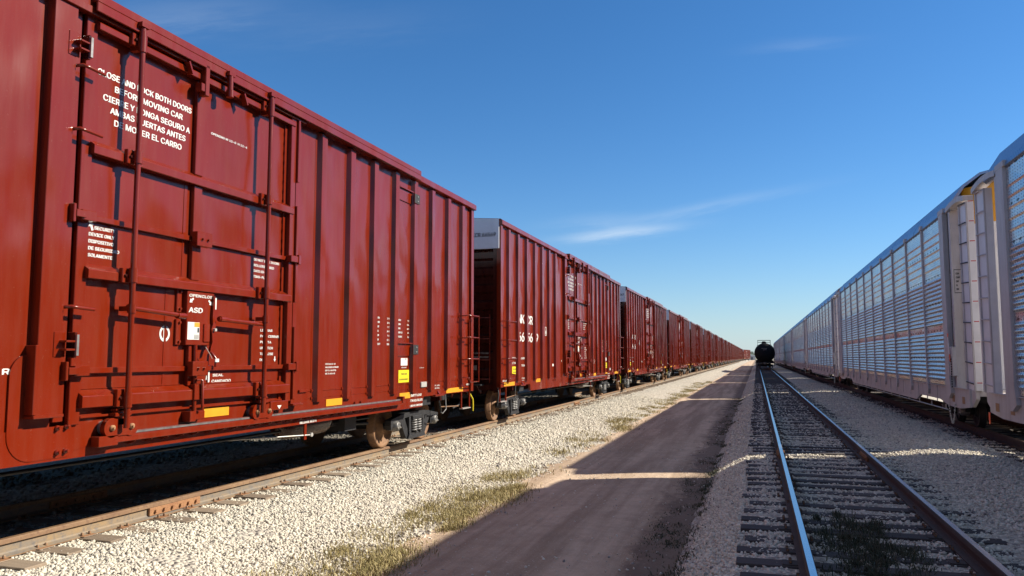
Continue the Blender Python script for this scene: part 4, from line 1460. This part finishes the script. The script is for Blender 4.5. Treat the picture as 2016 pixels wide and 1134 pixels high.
    add_text(t, 'EMPTY LOAD', ts, 13.99, 0.955, 0.062, 0.50, wscale=0.6)
    t.build('lettering', root, 0, 'white RELEASE ROD and EMPTY LOAD stencils on the sill')
    t = car()
    add_text(t, 'PT. JACK', T, 15.20, 1.115, 0.036, 0.25)
    add_text(t, 'NO PULL', T, 15.20, 1.06, 0.036, 0.25)
    add_text(t, 'HERE', T, 15.30, 1.065 - 0.062, 0.034, 0.15)
    add_text(t, 'EOC-60', T + 0.02, 17.0, 1.075, 0.05, 0.28)
    add_text(t, '12 36 00', T, 14.40, 1.50, 0.025, 0.22)
    add_text(t, 'JACK POINT', T, 13.56, 1.512, 0.028, 0.24)
    t.build('lettering', root, 0, 'small white jacking and coupler stencils')
    t = car()
    add_text(t, '77W ADJ BLOCK', ts, 13.96, 0.855, 0.062, 0.58)
    add_text(t, '1 INCH W/ COMP SHOES', ts, 13.95, 0.762, 0.05, 0.60)
    t.build('lettering', root, 0, 'white brake block stencil')
    t = car()
    add_text(t, 'R', T, 5.34, 1.565, 0.072, 0.072)
    t.build('lettering', root, 0, 'white letter R')
    t = car()
    t.box(SH, SH + 0.006, 13.54, 13.83, 1.56, 1.70, M['white'])
    quad(t, SH + 0.008, 13.74, 13.77, 1.66, 1.695, M['black_text'])
    t.build('sticker', root)
    t = car()
    t.box(SH, SH + 0.008, 13.44, 13.90, 1.24, 1.475, M['sign_yellow'])
    add_text(t, 'THIS CAR', SH + 0.010, 13.67, 1.385, 0.045, 0.26, M['black_text'], align='c')
    add_text(t, 'EXCEEDS HEIGHT', SH + 0.010, 13.67, 1.285, 0.04, 0.38, M['black_text'], align='c')
    t.build('height_sign', root)
    t = car()
    t.box(SH, SH + 0.03, 14.45, 14.72, 1.12, 1.225, M['galv'])
    t.build('car_tag', root, 0.004)
    # routing boards
    for z in (4.84, 1.87):
        t = car()
        t.box(SH, SH + 0.02, 13.30, 13.98, z - 0.13, z + 0.12, red)
        t.box(SH + 0.02, SH + 0.06, 13.30, 14.10, z + 0.10, z + 0.125, red)
        t.box(RB, RB + 0.02, 13.90, 14.14, z - 0.10, z + 0.09, M['black_part'])
        for zz in (-0.05, 0.04):
            t.lathe([(0, 0.012), (0.012, 0.012)], (RB + 0.02, 14.04, z + zz), 'x', M['galv'], 6)
        t.build('routing_board', root, 0.004)
    # reflectors
    for (y0, y1, z0, z1, xx) in ((8.02, 8.49, 0.99, 1.098, PX + 0.004), (10.85, 11.34, 0.957, 1.065, SH + 0.012), (13.48, 13.95, 0.935, 1.045, SH + 0.012), (15.80, 16.80, 0.945, 1.045, SH + 0.012), (-1.10, -0.15, 0.945, 1.045, SH + 0.012), (2.05, 2.55, 0.96, 1.065, SH + 0.012), (5.0 + 0.05, 5.30, 0.9, 0.99, SH + 0.012)):
        if y0 == 5.05:
            continue
        t = car()
        t.box(xx - 0.002, xx + 0.006, y0, y1, z0, z1, M['yellow'])
        t.build('reflector', root)
    return root


def car_marks(root, number, cy, plate_txt, letters=True):
    """reporting mark and number, which differ from car to car"""
    T = SH + 0.004
    if letters:
        t = car()
        o2 = -20.95
        for ch, y in (('N', 21.20), ('K', 21.52), ('C', 22.08), ('R', 22.40)):
            add_text(t, ch, T, y + o2, 2.69, 0.35, 0.275, bold=0.035)
        if number:
            for ch, y in zip(number, (21.20, 21.52, 22.08, 22.40, 23.02)):
                add_text(t, ch, T, y + o2, 2.17, 0.36, 0.275, bold=0.035)
        t.build('lettering', root, 0, 'large white reporting mark')
        t = car()
        add_text(t, 'LD LMT', T, 20.62 + o2, 1.665, 0.075, 0.40)
        add_text(t, '213000', T, 21.46 + o2, 1.66, 0.075, 0.38)
        add_text(t, 'LT WT', T, 20.62 + o2, 1.53 , 0.075, 0.40)
        add_text(t, '73000', T, 21.50 + o2, 1.455, 0.075, 0.36)
        for z in (2.42,):
            for (a_, b_, c_, d_) in ((24.12, 24.32, 2.66, 2.68), (24.12, 24.32, 2.40, 2.42), (24.12, 24.15, 2.40, 2.68), (24.29, 24.32, 2.40, 2.68)):
                quad(t, T, a_ + o2, b_ + o2, c_, d_, M['white'])
            quad(t, T + 0.001, 24.19 + o2, 24.25 + o2, 2.45, 2.56, M['white'])
        add_text(t, 'PT. JACK', T, 21.55 + o2, 1.10, 0.05, 0.30)
        add_text(t, 'NO PULL', T, 21.55 + o2, 1.03, 0.05, 0.30)
        add_text(t, 'EOC-60', T + 0.02, 19.72 + o2, 1.07, 0.06, 0.32)
        quad(t, T, 25.05 + o2, 25.22 + o2, 1.42, 1.50, M['white'])
        t.build('lettering', root, 0, 'white load limit stencils')
        t = car()
        t.box(SH, SH + 0.008, 20.60 + o2, 21.02 + o2, 1.24, 1.46, M['sign_yellow'])
        add_text(t, 'THIS CAR', SH + 0.010, 20.81 + o2, 1.37, 0.045, 0.26, M['black_text'], align='c')
        add_text(t, 'EXCEEDS', SH + 0.010, 20.81 + o2, 1.285, 0.04, 0.26, M['black_text'], align='c')
        t.build('height_sign', root)
    if plate_txt:
        t = car()
        add_text(t, plate_txt, -1.50 - 0.049, SH - 0.08, 4.90, 0.15, m=M['black_text'], bold=0.03, wscale=0.85, align='r', plane='y-')
        add_text(t, 'GROUND ONLY TO CAR', -1.50 + 0.04, SH - 0.30, 1.80, 0.06, 0.62, m=M['grey_text'], align='r', plane='y-')
        add_text(t, 'BODY WHEN WELDING', -1.50 + 0.04, SH - 0.30, 1.70, 0.06, 0.62, m=M['grey_text'], align='r', plane='y-')
        t.add([(SH - 0.62, -1.47, 1.38), (SH - 0.74, -1.47, 1.38), (SH - 0.74, -1.47, 1.50), (SH - 0.62, -1.47, 1.50)], [(0, 1, 2, 3)], M['grey_text'])
        t.build('lettering', root, 0, 'end lettering')


bx = make_boxcar()
G = 'red boxcars coupled in one long row'
ORD = ['', 'nearest', 'second', 'third', 'fourth', 'fifth', 'sixth', 'seventh', 'eighth', 'ninth', 'tenth', 'eleventh', 'twelfth', 'thirteenth', 'fourteenth', 'fifteenth', 'sixteenth', 'seventeenth', 'eighteenth', 'nineteenth', 'twentieth']
tag(bx, 'red boxcar nearest the camera, CLOSE AND LOCK BOTH DOORS readable on its door', 'boxcar', G)
cars = {1: bx}
for i in range(2, 7):
    c = copy_tree(bx)
    c.location.y = CY + (i - 1) * PITCH
    cars[i] = c
tag(cars[2], 'second red boxcar, white plate on its end reading CR 66569', 'boxcar', G)
tag(cars[3], 'third red boxcar from the camera, small white end plate ending in 67', 'boxcar', G)
for i in (4, 5, 6):
    tag(cars[i], ORD[i] + ' red boxcar in the row counting from the camera', 'boxcar', G)
car_marks(bx, '', 0, '')
car_marks(cars[2], '66569', 0, 'NKCR 66569')
car_marks(cars[3], '66567', 0, 'NKCR 66567')
for i in (4, 5, 6):
    car_marks(cars[i], '', 0, '')
far_me = joined(bx, 'boxcar')
for i in range(7, 21):
    o = bpy.data.objects.new('boxcar', far_me); COL.objects.link(o)
    o.location = (LX, CY + (i - 1) * PITCH, LZ)
    tag(o, ORD[i] + ' red boxcar in the row counting from the camera', 'boxcar', G)
    if i == 20:
        o.location = (LX + 1.75, CY + 19 * PITCH + 6.0, LZ)
        o.rotation_euler = (0, 0, R(-9.5))
        o['label'] = 'twentieth red boxcar, last of the row, turned on the curve'

# inferred second row, added close behind to darken the ground under the first
BACK = ('red boxcar added on the next track back, seen in shade under the nearest boxcar', 'red boxcar added on the next track back, seen under the second boxcar of the front row', 'red boxcar added on the next track back, seen under the third boxcar of the front row', 'red boxcar added on the next track back, seen under the fourth boxcar of the front row')
for i in range(4):
    o = bpy.data.objects.new('boxcar', far_me); COL.objects.link(o)
    o.location = (LX - 4.30, CY + 5.5 + i * PITCH, -0.19)
    tag(o, BACK[i], 'boxcar', 'red boxcars added on the next track back')

# ------------------------------------------------------------------ silver auto racks
RP = 28.3
RC = 17.9 - RP / 2              # centre of the nearest auto rack
HW = 1.60                       # half width (side faces at RX - HW)
POSTS = [-11.65, -9.4, -7.1, -4.7, -2.35, 0.0, 2.35, 4.7, 7.1, 9.4, 11.65]


def make_rack():
    root = empty('auto_rack', (RX, RC, RZ))
    wht = M['rack_white']
    zb, zt = 1.02, 4.95
    # flat car deck and side sill with irregular lower edge
    d = MB()
    d.box(-1.5, 1.5, -13.4, 13.4, 0.86, 0.98, wht)
    d.box(-0.35, 0.35, -13.4, 13.4, 0.5, 0.86, M['steel_dark'])
    for y in np.arange(-12.5, 12.6, 2.5):
        d.prism([(-1.5, 0.72), (-0.35, 0.55), (0.35, 0.55), (1.5, 0.72), (1.5, 0.86), (-1.5, 0.86)], 'y', y - 0.05, y + 0.05, M['steel_dark'])
    d.build('deck', root)
    for sx in (-1, 1):
        s = MB()
        pts = [(-13.4, 0.62), (-12.6, 0.55), (-11.5, 0.55), (-10.6, 0.66), (-8.2, 0.66), (-7.6, 0.50), (7.6, 0.50), (8.2, 0.66), (10.6, 0.66), (11.5, 0.55), (12.6, 0.55), (13.4, 0.62), (13.4, 1.0), (-13.4, 1.0)]
        x0, x1 = sorted((sx * 1.50, sx * 1.56))
        s.prism(pts, 'x', x0, x1, wht)
        for y in (-12.9, -12.0, 12.0, 12.9):
            a, b = sorted((sx * 1.56, sx * 1.566))
            s.box(a, b, y - 0.12, y + 0.12, 0.66, 0.82, M['brown_tape'])
        for y in np.arange(-10.3, 10.4, 1.18):
            a, b = sorted((sx * 1.56, sx * 1.572))
            s.box(a, b, y - 0.035, y + 0.035, 0.60, 0.98, wht)
        s.box(*sorted((sx * 1.56, sx * 1.60)), -13.3, 13.3, 0.985, 1.005, wht)
        s.build('side_sill', root, 0.006)
        # corrugated screens, one per bay
        for k in range(10):
            y0, y1 = POSTS[k] + 0.05, POSTS[k + 1] - 0.05
            p = MB()
            prof = []
            z = zb
            while z < zt - 0.01:
                row_top = min(z + 1.31, zt)
                brd = 0.09 if z < 3.0 else 0.17
                prof += [(0, z), (0, z + brd)]
                zz = z + brd
                # low rows are rolled in close waves, the top row is flat with a few ridges
                waves = 11 if z < 3.0 else 0
                pw = 0.105
                for q in range(waves):
                    for w_ in range(1, 9):
                        prof.append((0.0125 * (1 - math.cos(w_ / 8 * 2 * math.pi)), zz + pw * w_ / 8))
                    zz += pw
                nr = max(0, int((row_top - 0.17 - zz) / 0.19))
                step = (row_top - 0.17 - zz) / nr if nr else 0
                for q in range(nr):
                    prof += [(0.014, zz + 0.030), (0.017, zz + 0.038), (0.012, zz + 0.046), (0.003, zz + 0.052), (0.0, zz + step)]
                    zz += step
                prof += [(0, row_top - 0.004), (0.012, row_top - 0.002)]
                z = row_top
            outline = [(sx * (HW - 0.03 + a), b) for a, b in prof] + [(sx * (HW - 0.06), prof[-1][1]), (sx * (HW - 0.06), zb)]
            p.prism(outline, 'y', y0, y1, M['panel'])
            o = p.build('side_panel', root)
            o.rotation_euler = (0, 0, 0)
            o.location = (random.uniform(-0.004, 0.004), 0, 0)
        for y in POSTS:
            q = MB()
            wpost = 0.038 if abs(y) < 11 else 0.20
            x0, x1 = sorted((sx * (HW - 0.08), sx * (HW + (0.012 if abs(y) < 11 else 0.03))))
            yc = y if abs(y) < 11 else y + math.copysign(0.16, y)
            q.box(x0, x1, yc - wpost, yc + wpost, 0.95, zt + 0.03, wht)
            # flared foot and top bracket
            q.prism([(yc - wpost, 1.25), (yc + wpost, 1.25), (yc + wpost + 0.10, 0.86), (yc + 0.06, 0.74), (yc - 0.06, 0.74), (yc - wpost - 0.10, 0.86)], 'x', x0 - 0.004 if sx < 0 else x0, x1 if sx < 0 else x1 + 0.004, wht)
            a, b = sorted((sx * (HW - 0.10), sx * (HW + 0.03)))
            q.box(a, b, yc - wpost - 0.06, yc + wpost + 0.06, zt + 0.03, zt + 0.14, wht)
            q.build('side_post', root, 0.006)
        # dark gap rail below the roof
        e = MB()
        x0, x1 = sorted((sx * (HW - 0.12), sx * (HW - 0.07)))
        e.box(x0, x1, -11.7, 11.7, zt - 0.02, zt + 0.12, M['steel_dark'])
        e.build('eave_rail', root)
    # roof: arched section
    half = [(1.60, 4.99), (1.57, 5.10), (1.30, 5.52), (0.95, 5.78), (0.45, 5.90), (0.0, 5.93)]
    prof = half + [(-a, b) for a, b in half[::-1][1:]]
    inner = [(a * 0.97, b - 0.05) for a, b in prof[::-1]]
    for y0, y1 in ((-12.55, -8.4), (-8.36, -4.2), (-4.16, 0.0), (0.04, 4.2), (4.24, 8.4), (8.44, 12.9)):
        r = MB()
        r.prism(prof + inner, 'y', y0, y1, M['rack_roof'])
        r.build('roof_sheet', root)
    # ends: door leaves, white with a yellow head
    for sg in (-1, 1):
        e = MB()
        ye = sg * 12.35
        bg_ = 1.18 if sg > 0 else 0.50  # far end bulged deeper to block stray sun between the racks
        plan = [(-1.28, ye - sg * 0.1), (-1.28, ye), (-1.02, ye + sg * bg_ * 0.75), (-0.80, ye + sg * bg_), (0.80, ye + sg * bg_), (1.02, ye + sg * bg_ * 0.75), (1.28, ye), (1.28, ye - sg * 0.1)]
        e.prism(plan, 'z', 0.985, 4.62, M['rack_face'])
        for xx in (-0.6, 0.0, 0.6):
            aa, bb = sorted((ye + sg * bg_, ye + sg * (bg_ + 0.03)))
            e.box(xx - 0.03, xx + 0.03, aa, bb, 1.0, 4.6, M['rack_face'])
        e.prism(plan, 'z', 4.62, 5.46, M['rack_yellow'])
        hd = [(-1.02, 5.46), (1.02, 5.46), (0.93, 5.66), (0.44, 5.79), (-0.44, 5.79), (-0.93, 5.66)]
        a, b = sorted((ye - sg * 0.1, ye + sg * bg_ * 0.7))
        e.prism(hd, 'y', a, b, M['rack_yellow'])
        e.build('end_door', root)
        for sx in (-1, 1):
            w = MB()
            x0, x1 = sorted((sx * 1.28, sx * (HW - 0.04)))
            a2, b2 = sorted((ye + sg * 0.03, ye - sg * 0.10))
            w.box(x0, x1, a2, b2, 0.98, 5.0, wht)
            # notched edge of the door leaf
            for k in range(9):
                aa, bb = sorted((ye + sg * 0.03, ye + sg * 0.10))
                x2, x3 = sorted((sx * 1.30, sx * 1.36))
                w.box(x2, x3, aa, bb, 1.2 + k * 0.42, 1.42 + k * 0.42, wht)
            w.build('end_post', root, 0.006)
        # end platform
        pl = MB()
        a, b = sorted((sg * 13.4, sg * 13.75))
        pl.box(-1.45, 0.2, a, b, 0.86, 0.98, wht)
        pl.prism([(sg * 13.4, 0.62), (sg * 13.75, 0.80), (sg * 13.75, 0.98), (sg * 13.4, 0.98)], 'x', -1.52, -1.45, wht)
        pl.build('end_platform', root, 0.008)
        coupler(root, 0, sg * 13.45, sg, M['steel_dark'])
        # ladder column on the side towards the camera track, with its curved head bracket
        l = MB()
        xa, xb = -1.55, -1.40
        y_in, y_out = sg * 13.15, sg * 13.80
        a, b = sorted((y_in, y_out))
        l.box(xa + 0.03, xb, a, b, 0.98, 4.92, M['rack_face'])
        for z in np.arange(1.10, 4.9, 0.42):
            l.tube([(xa + 0.03, a + 0.03, z), (xa - 0.01, a + 0.05, z + 0.02), (xa - 0.01, b - 0.05, z + 0.05), (xa + 0.03, b - 0.02, z + 0.05)], 0.013, M['steel_dark'] if sg < 0 else wht, 6)
            yy0, yy1 = sorted((y_out, y_out + sg * 0.004))
            l.box(xa + 0.045, xb - 0.005, yy0, yy1, z + 0.03, z + 0.052, M['red_tape'])
        l.box(xa, xa + 0.03, a, a + 0.05, 0.98, 4.92, wht); l.box(xa, xa + 0.03, b - 0.05, b, 0.98, 4.92, wht)
        l.build('ladder', root, 0.004)
        br = MB()
        pts = []
        for k in range(9):
            t = k / 8
            pts.append((sg * (12.2 + 1.62 * t), 5.06 + 0.10 * math.sin(t * 2.2) - 0.10 * t * t))
        low = [(p[0], p[1] - 0.11) for p in pts[::-1]]
        br.prism(pts + low, 'x', -1.60, -1.40, wht)
        br.build('head_bracket', root, 0.008)
        for yt in ():
            pass
    for y in (-9.75, 9.75):
        truck(root, 0, y, r=0.37, m_wheel=M['steel_dark'], springs=False)
    # brake pipe, chain, hanging ribbons on the visible side
    b = MB()
    b.tube([(-1.52, -11.2, 0.44), (-1.52, 8.0, 0.44)], 0.014, M['galv'], 6)
    for y in np.arange(-11, 8.2, 1.6):
        b.tube([(-1.52, y, 0.44), (-1.52, y, 0.56)], 0.014, M['galv'], 5)
    b.build('handrail', root)
    ch = MB()
    for k in range(22):
        t = k / 21
        y = -11.6 + -0.62 * t; z = 0.62 - 0.42 * math.sin(math.pi * t) - 0.02 * t
        if k % 2:
            ch.box(-1.60, -1.575, y - 0.022, y + 0.022, z - 0.025, z + 0.025, M['galv'])
        else:
            ch.box(-1.592, -1.583, y - 0.03, y + 0.03, z - 0.016, z + 0.016, M['galv'])
    ch.build('chain', root)
    c = MB()
    for k in range(12):
        z = 1.62 - k * 0.055
        c.box(-1.665, -1.645, -12.36, -12.33, z - 0.022, z + 0.022, M['black_part'])
    c.build('hanging_chain', root)
    h = MB()
    h.box(-1.645, -1.55, -12.42, -12.16, 1.25, 1.9, wht)
    h.build('winch_box', root, 0.01)
    rb = MB()
    rb.prism([(-12.16, 2.20), (-12.24, 2.20), (-12.21, 2.12), (-12.19, 2.12)], 'x', -1.67, -1.66, M['orange_flag'])
    rb.prism([(-12.19, 2.12), (-12.21, 2.12), (-12.30, 1.75), (-12.24, 1.70)], 'x', -1.67, -1.665, M['rack_face'])
    rb.prism([(-12.24, 1.72), (-12.31, 1.74), (-12.34, 1.60), (-12.28, 1.56)], 'x', -1.67, -1.66, M['orange_flag'])
    rb.build('ribbon', root)
    rb = MB()
    rb.prism([(13.30, 0.62), (13.38, 0.62), (13.37, 0.40), (13.31, 0.40)], 'x', -1.60, -1.585, M['orange_flag'])
    rb.build('ribbon', root)
    return root


def rack_text(root):
    t = MB()
    ye = -12.35 - 0.034
    # dimension box on the end post
    x0 = -1.52
    for (a, b, c, d) in ((0.0, 0.40, 3.62, 3.635), (0.0, 0.40, 3.10, 3.115), (0.0, 0.015, 3.10, 3.635)):
        t.add([(x0 + a * 0.55, ye, c), (x0 + b * 0.55, ye, c), (x0 + b * 0.55, ye, d), (x0 + a * 0.55, ye, d)], [(0, 1, 2, 3)], M['black_text'])
    for i, s in enumerate(('EXH', 'EXW', 'EW', 'IL', 'IW')):
        add_text(t, s, ye, x0 + 0.04, 3.52 - i * 0.088, 0.06, m=M['black_text'], plane='y-', wscale=0.6)
    u_ = Vector((0.26, -0.375)).normalized()
    dx_, dy_ = -1.28 + 0.26 * 0.12 - 0.004, -12.35 - 0.375 * 0.12 - 0.003
    add_text(t, 'Sou', dy_, dx_, 3.55, 0.10, m=M['black_text'], plane=tuple(u_))
    for i, s in enumerate(('C', 'Do', 'Mo')):
        add_text(t, s, dy_, dx_, 2.98 - i * 0.10, 0.065, m=M['black_text'], plane=tuple(u_))
    t.build('lettering', root, 0, 'black end lettering')


rk = make_rack()
GR = 'silver auto racks coupled in one long row'
tag(rk, 'nearest silver auto rack, cut off by the right edge of the photo', 'auto rack', GR)
racks = [rk]
for i in range(1, 5):
    c = copy_tree(rk)
    c.location.y = RC + i * RP
    racks.append(c)
names = ['', 'second silver auto rack, wide view of its corrugated screens, orange ribbon by its ladder', 'third silver auto rack from the camera, behind the fully visible one', 'fourth silver auto rack counting from the camera', 'fifth silver auto rack counting from the camera', 'sixth silver auto rack counting from the camera', 'seventh silver auto rack, just before the black tank car hides the row', 'eighth silver auto rack, the farthest one built, mostly behind the black tank car']
for i in range(1, 5):
    tag(racks[i], names[i], 'auto rack', GR)
rack_text(racks[1])
rfar = joined(rk, 'auto_rack')
for i in range(5, 8):
    o = bpy.data.objects.new('auto_rack', rfar); COL.objects.link(o)
    o.location = (RX, RC + i * RP, RZ)
    tag(o, names[i], 'auto rack', GR)


# ------------------------------------------------------------------ black tank car on the middle track
def make_tank():
    root = empty('tank_car', (MX, 130.5, 0))
    tag(root, 'black tank car seen end on, standing on the middle track', 'tank car')
    blk = M['black']
    r, L, zc = 1.47, 8.6, 2.33
    t = MB()
    prof = [(-L, 0.02)]
    for k in range(1, 9):
        a = k / 8 * math.pi / 2
        prof.append((-L + 0.75 * (1 - math.cos(a)), r * math.sin(a)))
    prof += [(-p, q) for p, q in prof[::-1]]
    t.lathe(prof, (0, 0, zc), 'y', blk, 48)
    for y in (-5, -1.7, 1.7, 5):
        t.lathe([(-0.03, r + 0.004), (0.03, r + 0.004)], (0, y, zc), 'y', blk, 48)
    t.build('tank', root)
    d = MB()
    d.lathe([(0, 0.36), (0.24, 0.36), (0.26, 0.40), (0.31, 0.40), (0.33, 0.30), (0.45, 0.22)], (0, 0, zc + r - 0.04), 'z', blk, 24)
    d.build('dome', root)
    p = MB()
    zp = zc + r - 0.06
    for y in (-1.1, 1.1):
        for x in (-0.95, 0.95):
            p.tube([(x, y, zp - 0.45), (x, y, zp + 0.62)], 0.028, blk, 6)
        for z in (zp + 0.62, zp + 0.32):
            p.tube([(-0.95, y, z), (0.95, y, z)], 0.026, blk, 6)
    for x in (-0.95, 0.95):
        for z in (zp + 0.62, zp + 0.32):
            p.tube([(x, -1.1, z), (x, 1.1, z)], 0.026, blk, 6)
    for x in (-0.78, 0.78):
        p.box(x - 0.28, x + 0.28, -1.15, 1.15, zp - 0.20, zp - 0.16, blk)
    p.build('platform', root)
    l = MB()
    for x in (1.35, 1.60):
        l.tube([(x * 0.98, -0.2 if x < 1.5 else 0.2, 0.9), (x * 0.98, -0.2 if x < 1.5 else 0.2, 3.0), (1.0, -0.2 if x < 1.5 else 0.2, 3.75)], 0.02, blk, 6)
    l.build('ladder', root)
    u = MB()
    for s in (-1, 1):
        a, b = sorted((s * 5.2, s * 8.9))
        u.box(-0.28, 0.28, a, b, 0.62, 1.02, M['black_part'])
        u.box(-1.25, 1.25, s * 6.6 - 0.25, s * 6.6 + 0.25, 0.78, 1.25, M['black_part'])
        a, b = sorted((s * 8.6, s * 8.95))
        u.box(-1.35, 1.35, a, b, 0.80, 0.98, M['black_part'])
        for sx in (-1.3, 1.3):
            u.box(sx - 0.03, sx + 0.03, a, b, 0.35, 0.8, M['black_part'])
            u.tube([(sx, s * 8.9, 0.95), (sx, s * 8.9, 1.75), (sx * 0.6, s * 8.9, 1.75)], 0.022, M['black_part'], 6)
    u.build('underframe', root)
    for y in (-6.6, 6.6):
        truck(root, 0, y, r=0.43, half=0.745, m_wheel=M['steel_dark'], springs=False)
    for s in (-1, 1):
        coupler(root, 0, s * 8.9, s, M['steel_mid'])
    m = MB()
    # two rows of white stencil marks, too small in view to be read
    for z, spans in ((2.94, ((-0.42, -0.16), (-0.06, 0.36))), (2.74, ((-0.22, 0.02), (0.10, 0.24)))):
        for a, b in spans:
            x = a
            while x < b:
                yy = -L - 0.005 + 0.36 * ((z - zc) / r) ** 2 + 0.37 * (x / r) ** 2
                m.box(x, x + 0.055, yy - 0.012, yy + 0.05, z, z + 0.11, M['grey_text'])
                x += 0.085
    m.build('stencil_marks', root)
    return root


make_tank()


# ------------------------------------------------------------------ far end of the yard: trees, sheds
def make_tree(x, y, h, w, label, group='trees beyond the yard'):
    root = empty('tree', (x, y, -0.62))
    tag(root, label, 'tree', group)
    t = MB()
    t.tube([(0, 0, -0.1), (0.1, 0, h * 0.3), (0.0, 0.1, h * 0.62)], 0.2, M['bark'], 8, True, [h * 0.035, h * 0.026, h * 0.012])
    for k in range(5):
        a = k * 1.3
        t.tube([(0.05, 0, h * (0.3 + 0.05 * k)), (math.cos(a) * w * 0.33, math.sin(a) * w * 0.33, h * (0.5 + 0.07 * k))], 0.1, M['bark'], 6, True, [h * 0.014, h * 0.005])
    t.build('trunk', root)
    n, nc = 2600, 26
    ctr = np.stack([rng.normal(0, w * 0.26, nc), rng.normal(0, w * 0.26, nc), h * rng.uniform(0.38, 0.92, nc)], -1)
    ctr[:, :2] *= (1.15 - np.abs(ctr[:, 2:] / h - 0.6) * 1.4)
    k = rng.integers(0, nc, n)
    p = ctr[k] + rng.normal(0, 1, (n, 3)) * np.array([w * 0.10, w * 0.10, h * 0.055])
    s = h * 0.02 * rng.uniform(0.6, 1.5, n)
    d1 = rng.normal(0, 1, (n, 3)); d1 /= np.linalg.norm(d1, axis=1)[:, None]
    d2 = np.cross(d1, rng.normal(0, 1, (n, 3))); d2 /= np.linalg.norm(d2, axis=1)[:, None]
    v = np.stack([p - d1 * s[:, None], p + d2 * s[:, None] * 0.6, p + d1 * s[:, None], p - d2 * s[:, None] * 0.6], 1).reshape(-1, 3)
    f = np.arange(n * 4).reshape(-1, 4)
    np_mesh('crown', v, f, M['leaf'], np.repeat(rng.random(n), 4), root)


for (x, y, h, w, lb) in ((-6.5, 760, 8.5, 9, 'hazy round tree in the distance between the red row and the tank car'), (-1.0, 800, 6.5, 9, 'low hazy tree in the distance beside the black tank car'), (-13, 840, 10, 11, 'tallest hazy tree far beyond the last red boxcar')):
    make_tree(x, y, h, w, lb)


def make_shed(x, y, w, d, h, label):
    root = empty('shed', (x, y, -0.62))
    tag(root, label, 'shed', 'pale sheds at the end of the yard')
    a = MB(); a.box(-w / 2, w / 2, -d / 2, d / 2, 0, h, M['bld']); a.build('wall', root)
    b = MB(); b.prism([(-w / 2 - 0.3, h), (w / 2 + 0.3, h), (0, h + w * 0.12)], 'y', -d / 2 - 0.3, d / 2 + 0.3, M['plate_white']); b.build('roof', root)
    c = MB(); c.box(-w * 0.15, w * 0.15, -d / 2 - 0.05, -d / 2 + 0.02, 0.05, h * 0.7, M['bld_dark']); c.build('door', root)


make_shed(-3.6, 640, 4.6, 8, 3.4, 'pale shed far off between the red boxcars and the tank car')
make_shed(-8.8, 690, 4, 8, 3.0, 'smaller pale shed far off beside the last red boxcar')

# ------------------------------------------------------------------ air: a long thin haze over the yard
